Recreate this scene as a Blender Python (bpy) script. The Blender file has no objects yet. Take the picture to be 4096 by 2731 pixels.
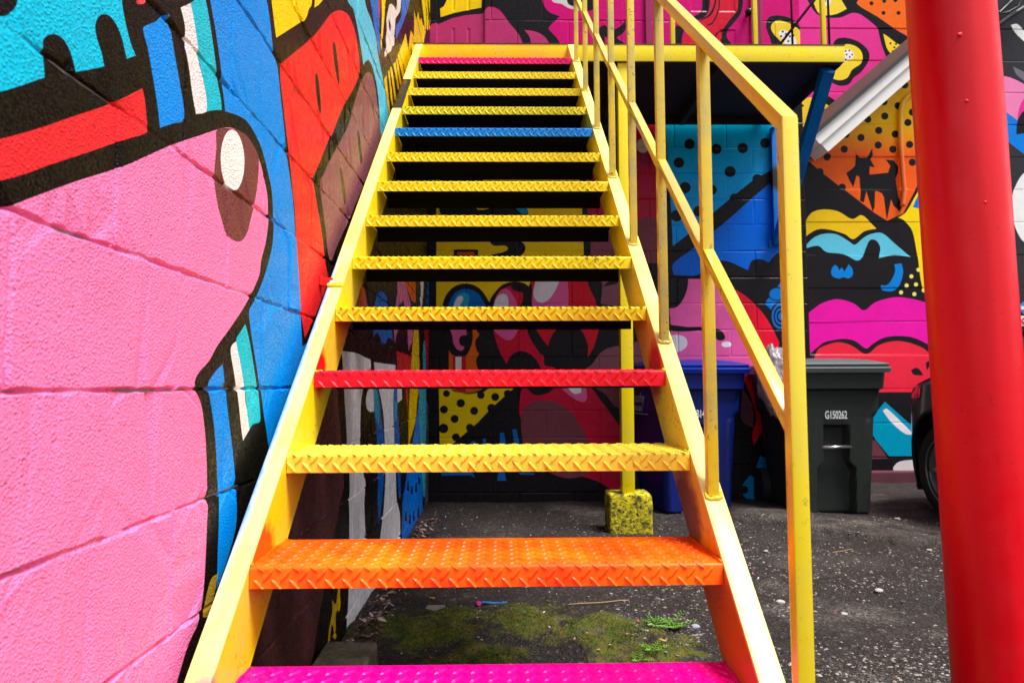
import bpy, bmesh, math, random
import numpy as np
from mathutils import Vector, Matrix, noise
from mathutils.geometry import delaunay_2d_cdt
random.seed(7)
RNG = np.random.default_rng(7)
S = bpy.context.scene
COL = S.collection

# ------------------------------------------------------------------ camera
EYE = 0.88
FPX, PITCH, YAW, ROLL = 2760.0, 0.0633, -0.0170, -0.0041     # focal in px of the 4096 px wide photo
_cp, _sp, _cy, _sy, _cr, _sr = (math.cos(PITCH), math.sin(PITCH), math.cos(YAW), math.sin(YAW), math.cos(ROLL), math.sin(ROLL))
FWD = Vector((-_sy * _cp, _cy * _cp, _sp)); _R0 = Vector((_cy, _sy, 0)); _U0 = _R0.cross(FWD)
RIGHT = _cr * _R0 + _sr * _U0; UP = -_sr * _R0 + _cr * _U0
cam_d = bpy.data.cameras.new('camera'); cam = bpy.data.objects.new('camera', cam_d); COL.objects.link(cam)
cam_d.sensor_width = 36; cam_d.lens = FPX / 4096 * 36; cam_d.clip_start = 0.02; cam_d.clip_end = 1000
M3 = Matrix((RIGHT, UP, -FWD)).transposed()
cam.matrix_world = Matrix.Translation((0, 0, EYE)) @ M3.to_4x4()
cam_d.dof.use_dof = True; cam_d.dof.focus_distance = 2.0; cam_d.dof.aperture_fstop = 6.3
S.camera = cam

# ------------------------------------------------------------------ world, sun, exposure
SUN_EL, SUN_AZ = math.radians(65), math.radians(126)      # azimuth from +Y clockwise: behind the camera, to the right
w = bpy.data.worlds.new('World'); S.world = w; w.use_nodes = True
nt = w.node_tree; nt.nodes.clear()
out = nt.nodes.new('ShaderNodeOutputWorld'); bg = nt.nodes.new('ShaderNodeBackground'); sky = nt.nodes.new('ShaderNodeTexSky')
sky.sky_type = 'NISHITA'; sky.sun_disc = False; sky.sun_elevation = SUN_EL; sky.sun_rotation = SUN_AZ
sky.air_density = 1.0; sky.dust_density = 1.5; sky.ozone_density = 1.0
hs = nt.nodes.new('ShaderNodeHueSaturation'); hs.inputs['Saturation'].default_value = 0.3   # overcast: a grey-white sky
nt.links.new(sky.outputs[0], hs.inputs['Color']); nt.links.new(hs.outputs[0], bg.inputs[0]); bg.inputs[1].default_value = 0.13
nt.links.new(bg.outputs[0], out.inputs[0])
sd = bpy.data.lights.new('sun', 'SUN'); sd.energy = 3.4; sd.angle = math.radians(22); sd.color = (1, .985, .955)
sun = bpy.data.objects.new('sun', sd); COL.objects.link(sun)
_d = Vector((math.sin(SUN_AZ) * math.cos(SUN_EL), math.cos(SUN_AZ) * math.cos(SUN_EL), math.sin(SUN_EL)))
sun.rotation_euler = _d.to_track_quat('Z', 'Y').to_euler()
S.view_settings.view_transform = 'Standard'; S.view_settings.look = 'None'; S.view_settings.gamma = 1
S.view_settings.use_curve_mapping = False
S.view_settings.exposure = 0.72
S.render.engine = 'CYCLES'
S.cycles.use_denoising = True
S.cycles.max_bounces = 8; S.cycles.diffuse_bounces = 4; S.cycles.glossy_bounces = 3
S.cycles.caustics_reflective = False; S.cycles.caustics_refractive = False

# ------------------------------------------------------------------ photo pixel -> point on a known plane
FR = dict(z1=(0, 0, 1.42545), z2=(0, 1000, .90615), z3=(800, 0, 1.568), z4=(2200, 0, 1.96), z5=(3000, 0, 1.5684),
          z6=(2300, 500, 1.568), z7=(3000, 900, 1.2062), z8=(1200, 900, 1.3064), a1=(1300, 1100, 1.568),
          a2=(1000, 2000, 2.145), a3=(1700, 1000, 2.6133), a4=(1400, 0, 2.352), a5=(3560, 1000, 1.306),
          a6=(2400, 1300, 1.742), a7=(2400, 1900, 1.3868), a8=(1700, 600, 2.614), b1=(3900, 0, 1.1224),
          b2=(900, 1300, 1.0951), b4=(900, 2200, 2.352), b5=(2300, 500, 2.352), b6=(2500, 1300, 1.845), F=(0, 0, .57422))
def ray(fr, x, y):
    o = FR[fr]; u = o[0] + x / o[2]; v = o[1] + y / o[2]
    return FWD + RIGHT * ((u - 2048) / FPX) - UP * ((v - 1365.5) / FPX)
def on(fr, x, y, ax, val):
    d = ray(fr, x, y); c = (0, 0, EYE)[ax]
    return Vector((0, 0, EYE)) + d * ((val - c) / d[ax])

# ------------------------------------------------------------------ small helpers
def lin(c):
    r = []
    for v in c[:3]:
        v = v / 255.0
        r.append(v / 12.92 if v <= .04045 else ((v + .055) / 1.055) ** 2.4)
    return tuple(r) + (1.0,)
def tag(o, label=None, cat=None, group=None, kind=None):
    if label: o['label'] = label
    if cat: o['category'] = cat
    if group: o['group'] = group
    if kind: o['kind'] = kind
    return o
def empty(name, loc, label, cat, group=None):
    o = bpy.data.objects.new(name, None); COL.objects.link(o); o.location = loc; o.empty_display_size = .1
    return tag(o, label, cat, group)
def link(name, me, mat=None, parent=None, world=True):
    """link a mesh whose vertices are in world space (world=True) or already in the parent's space"""
    o = bpy.data.objects.new(name, me); COL.objects.link(o)
    if mat is not None and len(me.materials) == 0: me.materials.append(mat)
    if parent is not None:
        o.parent = parent
        if world:
            q, off = parent, Vector((0, 0, 0))
            while q is not None: off += q.location; q = q.parent
            o.location = -off
    return o
def mesh(name, verts, faces, smooth=False):
    me = bpy.data.meshes.new(name); me.from_pydata([tuple(v) for v in verts], [], faces); me.update()
    if smooth: me.shade_smooth()
    return me
def bm_mesh(bm, name, smooth=False, angle=None):
    bmesh.ops.recalc_face_normals(bm, faces=bm.faces)
    me = bpy.data.meshes.new(name); bm.to_mesh(me); bm.free()
    if smooth: me.shade_smooth()
    if angle is not None:
        me.shade_smooth()
        try: me.set_sharp_from_angle(angle=math.radians(angle))
        except Exception: pass
    return me
def bm_box(bm, lo, hi, bevel=0.0, seg=2, mat4=None):
    r = bmesh.ops.create_cube(bm, size=1.0)
    vs = r['verts']
    for v in vs:
        v.co = Vector([(lo[i] + hi[i]) / 2 + v.co[i] * (hi[i] - lo[i]) for i in range(3)])
    if mat4 is not None:
        for v in vs: v.co = mat4 @ v.co
    if bevel > 0:
        es = list({e for v in vs for e in v.link_edges})
        bmesh.ops.bevel(bm, geom=es, offset=bevel, segments=seg, affect='EDGES', profile=.6)
    return vs
def bm_bar(bm, p0, p1, wx, wy, bevel=0.0, up=Vector((1, 0, 0)), seg=2):
    """square bar from p0 to p1; wx along `up`, wy along the third axis"""
    p0, p1 = Vector(p0), Vector(p1); z = (p1 - p0); L = z.length; z.normalize()
    x = (up - z * up.dot(z)).normalized(); y = z.cross(x)
    m = Matrix((x, y, z)).transposed().to_4x4(); m.translation = p0
    return bm_box(bm, (-wx / 2, -wy / 2, 0), (wx / 2, wy / 2, L), bevel, seg, m)
def bm_tube(bm, pts, r, n=10, caps=True):
    pts = [Vector(p) for p in pts]; rings = []
    prev = None
    for i, p in enumerate(pts):
        t = (pts[min(i + 1, len(pts) - 1)] - pts[max(i - 1, 0)]).normalized()
        a = prev if prev is not None else (Vector((0, 0, 1)) if abs(t.z) < .9 else Vector((1, 0, 0)))
        x = (a - t * a.dot(t)).normalized(); y = t.cross(x); prev = x
        rr = r[i] if isinstance(r, (list, tuple)) else r
        rings.append([bm.verts.new(p + (x * math.cos(2 * math.pi * k / n) + y * math.sin(2 * math.pi * k / n)) * rr) for k in range(n)])
    for a, b in zip(rings, rings[1:]):
        for k in range(n): bm.faces.new((a[k], a[(k + 1) % n], b[(k + 1) % n], b[k]))
    if caps:
        bm.faces.new(rings[0]); bm.faces.new(rings[-1])
def bm_prism(bm, poly, axis, a, b, bevel=0.0):
    """polygon (2-D) extruded along axis from a to b; axis 0: poly=(y,z); 1: (x,z); 2: (x,y)"""
    def mk(p, t):
        return {0: (t, p[0], p[1]), 1: (p[0], t, p[1]), 2: (p[0], p[1], t)}[axis]
    va = [bm.verts.new(mk(p, a)) for p in poly]; vb = [bm.verts.new(mk(p, b)) for p in poly]
    fs = [bm.faces.new(va), bm.faces.new(vb[::-1])]
    n = len(poly)
    for k in range(n): fs.append(bm.faces.new((va[k], vb[k], vb[(k + 1) % n], va[(k + 1) % n])))
    if bevel > 0:
        es = list({e for f in fs for e in f.edges})
        bmesh.ops.bevel(bm, geom=es, offset=bevel, segments=2, affect='EDGES', profile=.6)

# ------------------------------------------------------------------ materials
class NT:
    def __init__(s, name):
        s.m = bpy.data.materials.new(name); s.m.use_nodes = True
        s.t = s.m.node_tree; s.b = s.t.nodes['Principled BSDF']; s.o = s.t.nodes['Material Output']
    def n(s, typ, **kw):
        nd = s.t.nodes.new(typ)
        for k, v in kw.items(): setattr(nd, k, v)
        return nd
    def val(s, nd, **kw):
        for k, v in kw.items(): nd.inputs[k].default_value = v
        return nd
    def l(s, a, b): s.t.links.new(a, b)
    def pos(s): return s.n('ShaderNodeNewGeometry').outputs['Position']
    def noise(s, scale, detail=4, rough=.6, vec=None, dist=0.0):
        nd = s.n('ShaderNodeTexNoise'); nd.inputs['Scale'].default_value = scale; nd.inputs['Detail'].default_value = detail
        nd.inputs['Roughness'].default_value = rough; nd.inputs['Distortion'].default_value = dist
        s.l(vec if vec is not None else s.pos(), nd.inputs['Vector']); return nd.outputs['Fac']
    def ramp(s, fac, stops):
        r = s.n('ShaderNodeValToRGB'); e = r.color_ramp.elements
        e[0].position = stops[0][0]; e[0].color = stops[0][1]; e[1].position = stops[-1][0]; e[1].color = stops[-1][1]
        for p, c in stops[1:-1]:
            k = e.new(p); k.color = c
        s.l(fac, r.inputs[0]); return r.outputs[0]
    def step(s, fac, a, b): return s.ramp(fac, [(a, (0, 0, 0, 1)), (b, (1, 1, 1, 1))])
    def mix(s, fac, a, b, blend='MIX'):
        nd = s.n('ShaderNodeMix', data_type='RGBA', blend_type=blend)
        for sock, v in ((nd.inputs['Factor'], fac), (nd.inputs['A'], a), (nd.inputs['B'], b)):
            if hasattr(v, 'links') or isinstance(v, bpy.types.NodeSocket): s.l(v, sock)
            elif isinstance(v, (int, float)) and sock.type != 'VALUE': sock.default_value = (v, v, v, 1)
            else: sock.default_value = v
        return nd.outputs['Result']
    def math(s, op, a, b=None, clamp=False):
        nd = s.n('ShaderNodeMath', operation=op, use_clamp=clamp)
        for i, v in enumerate((a, b)):
            if v is None: continue
            if isinstance(v, bpy.types.NodeSocket): s.l(v, nd.inputs[i])
            else: nd.inputs[i].default_value = v
        return nd.outputs[0]
    def bump(s, h, strength, dist):
        nd = s.n('ShaderNodeBump'); nd.inputs['Strength'].default_value = strength; nd.inputs['Distance'].default_value = dist
        s.l(h, nd.inputs['Height']); s.l(nd.outputs[0], s.b.inputs['Normal']); return nd
    def rough(s, v):
        if isinstance(v, bpy.types.NodeSocket): s.l(v, s.b.inputs['Roughness'])
        else: s.b.inputs['Roughness'].default_value = v

def wall_paint_mat(name, grain=140.0, strength=.55, dist=.004, low=.35, spec=.22):
    """spray-painted surface: colour from the painted shapes, grain and pits from noise"""
    k = NT(name)
    at = k.n('ShaderNodeAttribute', attribute_name='paint').outputs['Color']
    var = k.noise(9, 5, .65)
    c = k.mix(k.math('MULTIPLY', k.step(var, .35, .75), .5), at, k.mix(1.0, at, (1.22, 1.18, 1.16, 1), 'MULTIPLY'))
    dk = k.math('MULTIPLY', k.step(k.noise(3.1, 6, .7), .52, .72), .25)
    c = k.mix(dk, c, k.mix(1.0, at, (.6, .56, .54, 1), 'MULTIPLY'))
    pits = k.n('ShaderNodeTexVoronoi'); pits.inputs['Scale'].default_value = 75; k.l(k.pos(), pits.inputs['Vector'])
    pit = k.step(pits.outputs['Distance'], .05, .30)
    pmask = k.step(k.noise(20, 3, .7), .52, .60)
    pit = k.math('SUBTRACT', 1.0, k.math('MULTIPLY', k.math('SUBTRACT', 1.0, pit), pmask))
    gr = k.noise(grain, 3, .62)
    vg = k.n('ShaderNodeTexVoronoi', feature='SMOOTH_F1'); vg.inputs['Scale'].default_value = grain * 1.15; vg.inputs['Smoothness'].default_value = .6; k.l(k.pos(), vg.inputs['Vector'])
    gr = k.math('ADD', k.math('MULTIPLY', gr, .6), k.math('MULTIPLY', vg.outputs['Distance'], -.55))
    h = k.math('ADD', k.math('MULTIPLY', k.step(gr, -.12, .32), .75), k.math('MULTIPLY', k.noise(grain * .2, 3, .6), low))
    h = k.math('ADD', h, k.math('MULTIPLY', pit, .6))
    k.bump(h, strength, dist)
    c = k.mix(k.math('MULTIPLY', k.math('SUBTRACT', 1.0, pit), .35), c, k.mix(1.0, at, (.3, .25, .25, 1), 'MULTIPLY'))
    k.l(c, k.b.inputs['Base Color'])
    k.rough(k.ramp(k.noise(30, 3), [(.3, (.17,) * 3 + (1,)), (.7, (.34,) * 3 + (1,))]))
    k.b.inputs['Specular IOR Level'].default_value = spec
    return k.m

def steel_paint(name, rgb, rough=.34, fade=None, fade_amt=.35, grime=.35, sprays=(), grime_rgb=(70, 52, 30)):
    k = NT(name); base = lin(rgb)
    col = base
    if fade:
        col = k.mix(k.math('MULTIPLY', k.step(k.noise(5.5, 4, .6), .45, .68), fade_amt), base, lin(fade))
    for (srgb, cx, cy, cz, rad) in sprays:
        vm = k.n('ShaderNodeVectorMath', operation='DISTANCE'); k.l(k.pos(), vm.inputs[0]); vm.inputs[1].default_value = (cx, cy, cz)
        f = k.math('SUBTRACT', 1.0, k.math('DIVIDE', vm.outputs['Value'], rad))
        f = k.math('ADD', f, k.math('MULTIPLY', k.math('SUBTRACT', k.noise(60, 3), .5), .5))
        col = k.mix(k.step(f, .05, .45), col, lin(srgb))
    sp = k.math('MULTIPLY', k.step(k.noise(70, 3, .7), .60, .68), grime)
    sp = k.math('MULTIPLY', sp, k.step(k.noise(4.0, 3), .42, .6))
    col = k.mix(sp, col, lin(grime_rgb))
    k.l(col, k.b.inputs['Base Color']) if isinstance(col, bpy.types.NodeSocket) else None
    h = k.math('ADD', k.math('MULTIPLY', k.noise(320, 2), .4), k.math('MULTIPLY', k.noise(45, 3), .6))
    k.bump(h, .16, .002)
    k.b.inputs['Specular IOR Level'].default_value = .3
    k.rough(k.ramp(k.noise(18, 4), [(.3, (rough - .06,) * 3 + (1,)), (.7, (rough + .14,) * 3 + (1,))]))
    return k.m

def plain(name, rgb, rough=.5, metal=0.0, bump=.1, scale=60, var=.12, spec=.5, dist=.002):
    k = NT(name); base = lin(rgb)
    c = k.mix(k.math('MULTIPLY', k.step(k.noise(scale * .12, 4), .35, .7), var), base, tuple(v * .45 for v in base[:3]) + (1,))
    k.l(c, k.b.inputs['Base Color']); k.rough(rough); k.b.inputs['Metallic'].default_value = metal
    k.b.inputs['Specular IOR Level'].default_value = spec
    if bump: k.bump(k.noise(scale, 4), bump, dist)
    return k.m

YEL, FADE = (250, 220, 10), (230, 208, 100)
# ------------------------------------------------------------------ painted walls
XW = -0.549          # face of the left wall
YB = 5.30            # face of the block wall behind the stairs
YR = 6.25            # face of the boarded wing to the right
XC = 2.40            # corner of the block building
def smooth_poly(pts, sub=4):
    n = len(pts); P = [Vector(p) for p in pts]; T = []
    for i in range(n):
        a, b, c = P[i - 1], P[i], P[(i + 1) % n]
        d1, d2 = b - a, c - b
        if d1.length < 1e-9 or d2.length < 1e-9 or d1.normalized().dot(d2.normalized()) < .15: T.append(None)
        else: T.append((c - a) * .5)
    out = []
    for i in range(n):
        a, b = P[i], P[(i + 1) % n]; L = (b - a).length
        ta, tb = T[i], T[(i + 1) % n]
        ta = (b - a) * .6 if ta is None else ta.normalized() * min(ta.length, L * 1.1)
        tb = (b - a) * .6 if tb is None else tb.normalized() * min(tb.length, L * 1.1)
        for k in range(sub):
            t = k / sub; h1 = 2*t**3-3*t*t+1; h2 = t**3-2*t*t+t; h3 = -2*t**3+3*t*t; h4 = t**3-t*t
            out.append(a * h1 + ta * h2 + b * h3 + tb * h4)
    return out
class Mural:
    def __init__(s, ax, val):
        s.ax, s.val, s.reg = ax, val, []
    def uv(s, fr, x, y):
        p = on(fr, x, y, s.ax, s.val); return (p[1 - s.ax], p[2])
    def add(s, col, *segs, sharp=False):
        """segs: frame name, point list, frame name, point list ..."""
        pts = []
        for f, l in zip(segs[::2], segs[1::2]): pts += [s.uv(f, x, y) for x, y in l]
        pts = [tuple(p) for p in (pts if sharp else smooth_poly(pts))]
        s.reg.append((col, np.array(pts)))
    def ell(s, col, fr, cx, cy, rx, ry=None, rot=0, n=20):
        ry = rx if ry is None else ry; c, d = math.cos(rot), math.sin(rot)
        pts = []
        for i in range(n):
            a = 2 * math.pi * i / n; x, y = rx * math.cos(a), ry * math.sin(a)
            pts.append(s.uv(fr, cx + x * c - y * d, cy + x * d + y * c))
        s.reg.append((col, np.array(pts)))
def inside(poly, U, V):
    x, y = poly[:, 0], poly[:, 1]; x2, y2 = np.roll(x, -1), np.roll(y, -1)
    r = np.zeros(len(U), bool)
    bb = (U >= x.min()) & (U <= x.max()) & (V >= y.min()) & (V <= y.max())
    idx = np.nonzero(bb)[0]
    if len(idx) == 0: return r
    u, v = U[idx][:, None], V[idx][:, None]
    dy = np.where(y2 == y, 1e-12, y2 - y)
    c = ((y > v) != (y2 > v)) & (u < (x2 - x) * (v - y) / dy + x)
    r[idx] = (c.sum(1) % 2) == 1
    return r
def build_painted(root, to3, rng, cells, regions, base, mat, rec=.005, seg=.07, wob=.0018, vert=1.0, near=None):
    """One constrained triangulation of the whole surface: the edges of every block and of every painted shape.
    Returns objects per cell key; each block is a mesh of its own, the joints between them another."""
    u0, v0, u1, v1 = rng
    V, E = [], []
    def ring(pts):
        b = len(V); n = len(pts)
        V.extend(pts); E.extend((b + i, b + (i + 1) % n) for i in range(n))
    ring([(u0, v0), (u1, v0), (u1, v1), (u0, v1)])
    def rect(a0, b0, a1, b1, w, seg=seg):
        c = [(a0, b0), (a1, b0), (a1, b1), (a0, b1)]; pts = []
        for i in range(4):
            p, q = c[i], c[(i + 1) % 4]; n = max(1, int(math.hypot(q[0] - p[0], q[1] - p[1]) / seg))
            for k in range(n):
                t = k / n; j = w if k else 0
                pts.append((p[0] + (q[0] - p[0]) * t + random.uniform(-j, j), p[1] + (q[1] - p[1]) * t + random.uniform(-j, j)))
        return pts
    for c in cells:
        j, b = c['j'], c['b']
        if c['u1'] - c['u0'] < 2.2 * (j + b) or c['v1'] - c['v0'] < 2.2 * (j + b): continue
        sg = seg if near is None or c['u0'] < near else .09
        ring(rect(c['u0'] + j, c['v0'] + j, c['u1'] - j, c['v1'] - j, min(wob, j * .8), sg))
        ring(rect(c['u0'] + j + b, c['v0'] + j + b, c['u1'] - j - b, c['v1'] - j - b, min(wob, b * .8), sg))
    for col, p in regions:
        if p[:, 0].max() < u0 or p[:, 0].min() > u1 or p[:, 1].max() < v0 or p[:, 1].min() > v1: continue
        ring([(float(np.clip(a, u0 - .5, u1 + .5)), float(np.clip(b_, v0 - .5, v1 + .5))) for a, b_ in p])
    vs, _, fs, *_ = delaunay_2d_cdt([Vector(p) for p in V], E, [], 0, 1e-5)
    P = np.array([tuple(v) for v in vs]); F = np.array([f for f in fs if len(f) == 3])
    C = P[F].mean(1)
    keep = (C[:, 0] > u0) & (C[:, 0] < u1) & (C[:, 1] > v0) & (C[:, 1] < v1)
    A = P[F]; ar = np.abs((A[:,1,0]-A[:,0,0])*(A[:,2,1]-A[:,0,1])-(A[:,2,0]-A[:,0,0])*(A[:,1,1]-A[:,0,1]))
    keep &= ar > 1e-10
    F, C = F[keep], C[keep]
    cut = np.array([max(.12, min(1, .55 + 1.1 * noise.noise(Vector((a_ * 6, b_ * 6, 1.3))) + .5 * noise.noise(Vector((a_ * 31, b_ * 31, 4.3))))) for a_, b_ in P])
    depth = -rec * cut; cellof = np.full(len(F), -1)
    for i, c in enumerate(cells):
        for arr, tgt in ((P, 0), (C, 1)):
            m = (arr[:, 0] >= c['u0']) & (arr[:, 0] <= c['u1']) & (arr[:, 1] >= c['v0']) & (arr[:, 1] <= c['v1'])
            ix = np.nonzero(m)[0]
            if len(ix) == 0: continue
            a, b_ = arr[ix, 0], arr[ix, 1]
            d = np.minimum(np.minimum(a - c['u0'], c['u1'] - a), np.minimum(b_ - c['v0'], c['v1'] - b_))
            if tgt == 0:
                t = np.clip((d - c['j']) / max(c['b'], 1e-6), 0, 1)
                du = np.minimum(a - c['u0'], c['u1'] - a); dv = np.minimum(b_ - c['v0'], c['v1'] - b_)
                cut[ix] *= np.where((du < dv) & (du < .02), vert, 1.0)
                front = c['off'] + c['tu'] * (a - (c['u0'] + c['u1']) / 2) + c['tv'] * (b_ - (c['v0'] + c['v1']) / 2)
                eg = -rec * cut[ix] if 'edge' not in c else c['edge']
                depth[ix] = eg + (front - eg) * t
            else:
                cellof[ix[d > c['j'] * .8]] = i
    ci = np.zeros(len(F), int)
    for k, (col, p) in enumerate(regions): ci[inside(p, C[:, 0], C[:, 1])] = k + 1
    cols = [base] + [r[0] for r in regions]
    flat = np.array([lin(c) if not isinstance(c[0], tuple) else (0, 0, 0, 1) for c in cols])
    # colour per corner
    CC = np.repeat(flat[ci][:, None, :], 3, axis=1)
    for k, c in enumerate(cols):
        if isinstance(c[0], tuple):
            (ca, va, cb, vb) = c; m = np.nonzero(ci == k)[0]
            if len(m):
                z = P[F[m]][:, :, 1]; t = np.clip((z - va) / (vb - va), 0, 1)[..., None]
                CC[m] = np.array(lin(ca)) * (1 - t) + np.array(lin(cb)) * t
    out = {}
    keys = [c['key'] for c in cells]
    fk = np.array([keys[i] if i >= 0 else 0 for i in cellof])
    order = {}
    for i, kx in enumerate(fk): order.setdefault(int(kx), []).append(i)
    for kx, ids in order.items():
        fids = np.array(ids); ff = F[fids]; uq, inv = np.unique(ff, return_inverse=True)
        loc = [to3(P[i, 0], P[i, 1], depth[i]) for i in uq]
        me = bpy.data.meshes.new('m'); me.from_pydata(loc, [], inv.reshape(-1, 3).tolist())
        ca = me.color_attributes.new('paint', 'FLOAT_COLOR', 'CORNER'); ca.data.foreach_set('color', CC[fids].reshape(-1).astype(np.float32))
        me.update(); me.materials.append(mat)
        out[kx] = me
    return out
def split_rect(c, r):
    """the parts of rectangle c that lie outside rectangle r"""
    a0, b0, a1, b1 = c; x0, y0, x1, y1 = r
    if a1 <= x0 or a0 >= x1 or b1 <= y0 or b0 >= y1: return [c]
    o = []
    if a0 < x0: o.append((a0, b0, x0, b1))
    if a1 > x1: o.append((x1, b0, a1, b1))
    m0, m1 = max(a0, x0), min(a1, x1)
    if b0 < y0: o.append((m0, b0, m1, y0))
    if b1 > y1: o.append((m0, y1, m1, b1))
    return o
def courses(u0, u1, v0, v1, h, L, uoff, voff, holes=(), j=.003, b=.006, jit=.0012, bond=True, key0=1):
    cells = []; key = key0; k0 = math.floor((v0 - voff) / h)
    for k in range(k0, math.ceil((v1 - voff) / h) + 1):
        a = voff + k * h; c = a + h
        sh = uoff + (.5 * L if (bond and k % 2) else 0)
        i0 = math.floor((u0 - sh) / L)
        for i in range(i0, math.ceil((u1 - sh) / L) + 1):
            r = (max(u0, sh + i * L), max(v0, a), min(u1, sh + (i + 1) * L), min(v1, c))
            if r[2] - r[0] < .025 or r[3] - r[1] < .02: continue
            parts = [r]
            for hl in holes: parts = [q for p in parts for q in split_rect(p, hl)]
            for p in parts:
                if p[2] - p[0] < .025 or p[3] - p[1] < .02: continue
                cells.append(dict(u0=p[0], v0=p[1], u1=p[2], v1=p[3], j=j, b=b * random.uniform(.7, 1.5), off=random.uniform(-jit, jit),
                                  tu=random.uniform(-.004, .004), tv=random.uniform(-.006, .006), key=key)); key += 1
    return cells
K = (17, 13, 11)           # brownish black outline paint
K2 = (27, 23, 27)          # greyer black on the far walls
PINK, BLUE, TEAL, WHITE, RED = (246, 128, 184), (0, 144, 240), (16, 194, 216), (240, 232, 232), (238, 44, 52)
YELLOW, MAUVE, MAROON, LBLUE, BROWN = (250, 212, 0), (138, 82, 92), (98, 52, 54), (84, 194, 226), (118, 62, 64)

# ---- left wall ----------------------------------------------------------------------------------
L = Mural(0, XW)
L.add(MAROON, 'a1', [(80,705),(80,800),(95,950),(105,1070),(115,1240),(118,1330),(95,1430)], 'a2', [(775,60),(745,200),(715,330),(640,740),(590,1000),(560,1200),(540,1330),(480,1600)], 'F', [(600,1700),(430,1700),(470,1568),(560,1300),(640,1080),(700,920),(745,800)], sharp=True)
L.add((0, 192, 226), 'z1', [(-300,-500),(660,-500),(692,-100),(700,30),(722,150),(748,250),(775,318),(600,378),(430,412),(270,440),(120,490),(0,525),(-300,600)])
L.add(K, 'z1', [(248,240),(262,212),(300,196),(340,205),(375,240),(405,300),(430,390),(440,440),(262,470),(250,330)])
L.add(K, 'z1', [(545,150),(562,100),(595,82),(630,95),(665,140),(695,210),(712,280),(722,360),(600,400),(580,300),(555,220)])
L.add(K, 'z1', [(-300,-60),(100,-60),(105,20),(70,70),(20,95),(-300,100)])
L.add((222, 64, 70), 'z1', [(770,-200),(830,-200),(832,5),(800,25),(782,22)])
L.add(BLUE, 'z1', [(818,170),(840,145),(890,125),(915,100),(965,85),(962,150),(975,180),(1000,330),(1030,500),(1053,675),(985,705),(912,730),(900,610),(870,420),(845,280)])
L.add(WHITE, 'z1', [(1030,45),(1090,18),(1105,90),(1125,230),(1135,340),(1160,450),(1180,560),(1182,635),(1120,652),(1100,540),(1080,380),(1055,240),(1055,150)])
L.add(TEAL, 'z1', [(1090,18),(1165,-10),(1185,60),(1205,180),(1225,320),(1245,470),(1262,560),(1268,628),(1215,630),(1182,638),(1180,560),(1160,450),(1138,335),(1120,200),(1100,80)])
L.add(RED, 'z1', [(-300,880),(0,795),(200,740),(450,655),(640,590),(812,505),(825,560),(838,690),(838,755),(700,800),(500,870),(300,935),(120,1000),(0,1030),(-300,1110)])
L.add(BLUE, 'z3', [(30,-300),(65,0),(100,200),(135,450),(162,700),(215,715),(280,745),(320,790),(360,860),(400,960),(430,1080),(455,1200),(462,1330),(460,1450),(450,1560)],
      'z2', [(960,90),(925,180),(905,215),(905,250),(915,330),(930,420),(945,520),(955,600),(965,660),(970,700),(985,760),(1060,560),(1120,330),(1095,350),(1090,270),(1085,130)],
      'z3', [(605,1568),(590,1300),(570,1130),(545,960),(530,800),(510,620),(490,430),(465,340),(445,150),(425,0),(400,-300)])
L.add(PINK, 'z1', [(-300,1310),(0,1200),(200,1120),(450,1030),(700,950),(870,875),(1000,820),(1150,770),(1230,742),(1290,728),(1340,735),(1390,765),(1440,830),(1480,910),(1510,1020),(1530,1130),(1530,1250),(1515,1380),(1490,1480)],
      'z2', [(940,91),(915,150),(880,215),(830,290),(790,345),(760,400),(725,440),(708,475),(712,510),(730,560),(742,640),(750,760),(752,900),(748,1000),(742,1150),(735,1250),(722,1330),(712,1365),(695,1400),(675,1450),(640,1568),(560,1900),(-300,2300)])
L.add(BROWN, 'z1', [(1240,740),(1235,850),(1222,1000),(1240,1150),(1265,1250),(1295,1340),(1340,1375),(1380,1370),(1410,1320),(1435,1220),(1460,1120),(1475,1000),(1475,890),(1430,800),(1385,755),(1330,735)])
L.ell((248, 244, 240), 'z1', 1328, 915, 68, 175, -.02, 32)
L.add(BLUE, 'z2', [(808,412),(817,500),(822,560),(835,660),(850,800),(855,900),(857,960),(850,1020),(820,1130),(785,1230),(788,1100),(792,950),(788,800),(778,650),(765,560),(755,490),(775,450)])
L.add(WHITE, 'z2', [(857,330),(870,400),(885,480),(887,540),(895,590),(903,650),(880,690),(873,640),(865,560),(850,450),(837,360)])
L.add(TEAL, 'z2', [(890,268),(905,330),(920,420),(935,520),(942,600),(940,622),(915,632),(903,650),(892,570),(886,500),(872,410),(857,330),(870,300)])
L.add((168, 140, 40), 'z2', [(765,1190),(790,1170),(775,1250),(760,1320),(735,1330),(745,1260)])
L.add(YELLOW, 'z3', [(430,-200),(680,-200),(700,10),(680,60),(660,120),(620,150),(550,195),(482,238),(470,150),(448,-40)])
L.add(YELLOW, 'z3', [(715,50),(735,-100),(830,-100),(790,-20),(770,0),(745,30)])
L.add((236, 40, 44), 'z3', [(510,405),(560,360),(620,310),(680,260),(750,180),(810,100),(850,72),(890,68),(930,95),(960,160),(980,240),(995,350),(1000,440),(985,510),(950,580),(905,660),(870,740),(840,820),(805,890),(770,980),(740,1050),(705,1120),(720,1180),(735,1280),(755,1400),(770,1500),(785,1640),(800,1760),(720,1980),(655,2120),(630,1950),(615,1700),(605,1568),(600,1350),(585,1200),(565,1000),(540,800),(520,620),(505,480)])
L.add(K, 'z3', [(725,490),(732,462),(745,500),(758,640),(760,700),(752,708),(735,620)])
L.add(K, 'z3', [(833,290),(840,265),(852,300),(865,400),(874,510),(868,535),(855,470),(840,380)])
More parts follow.
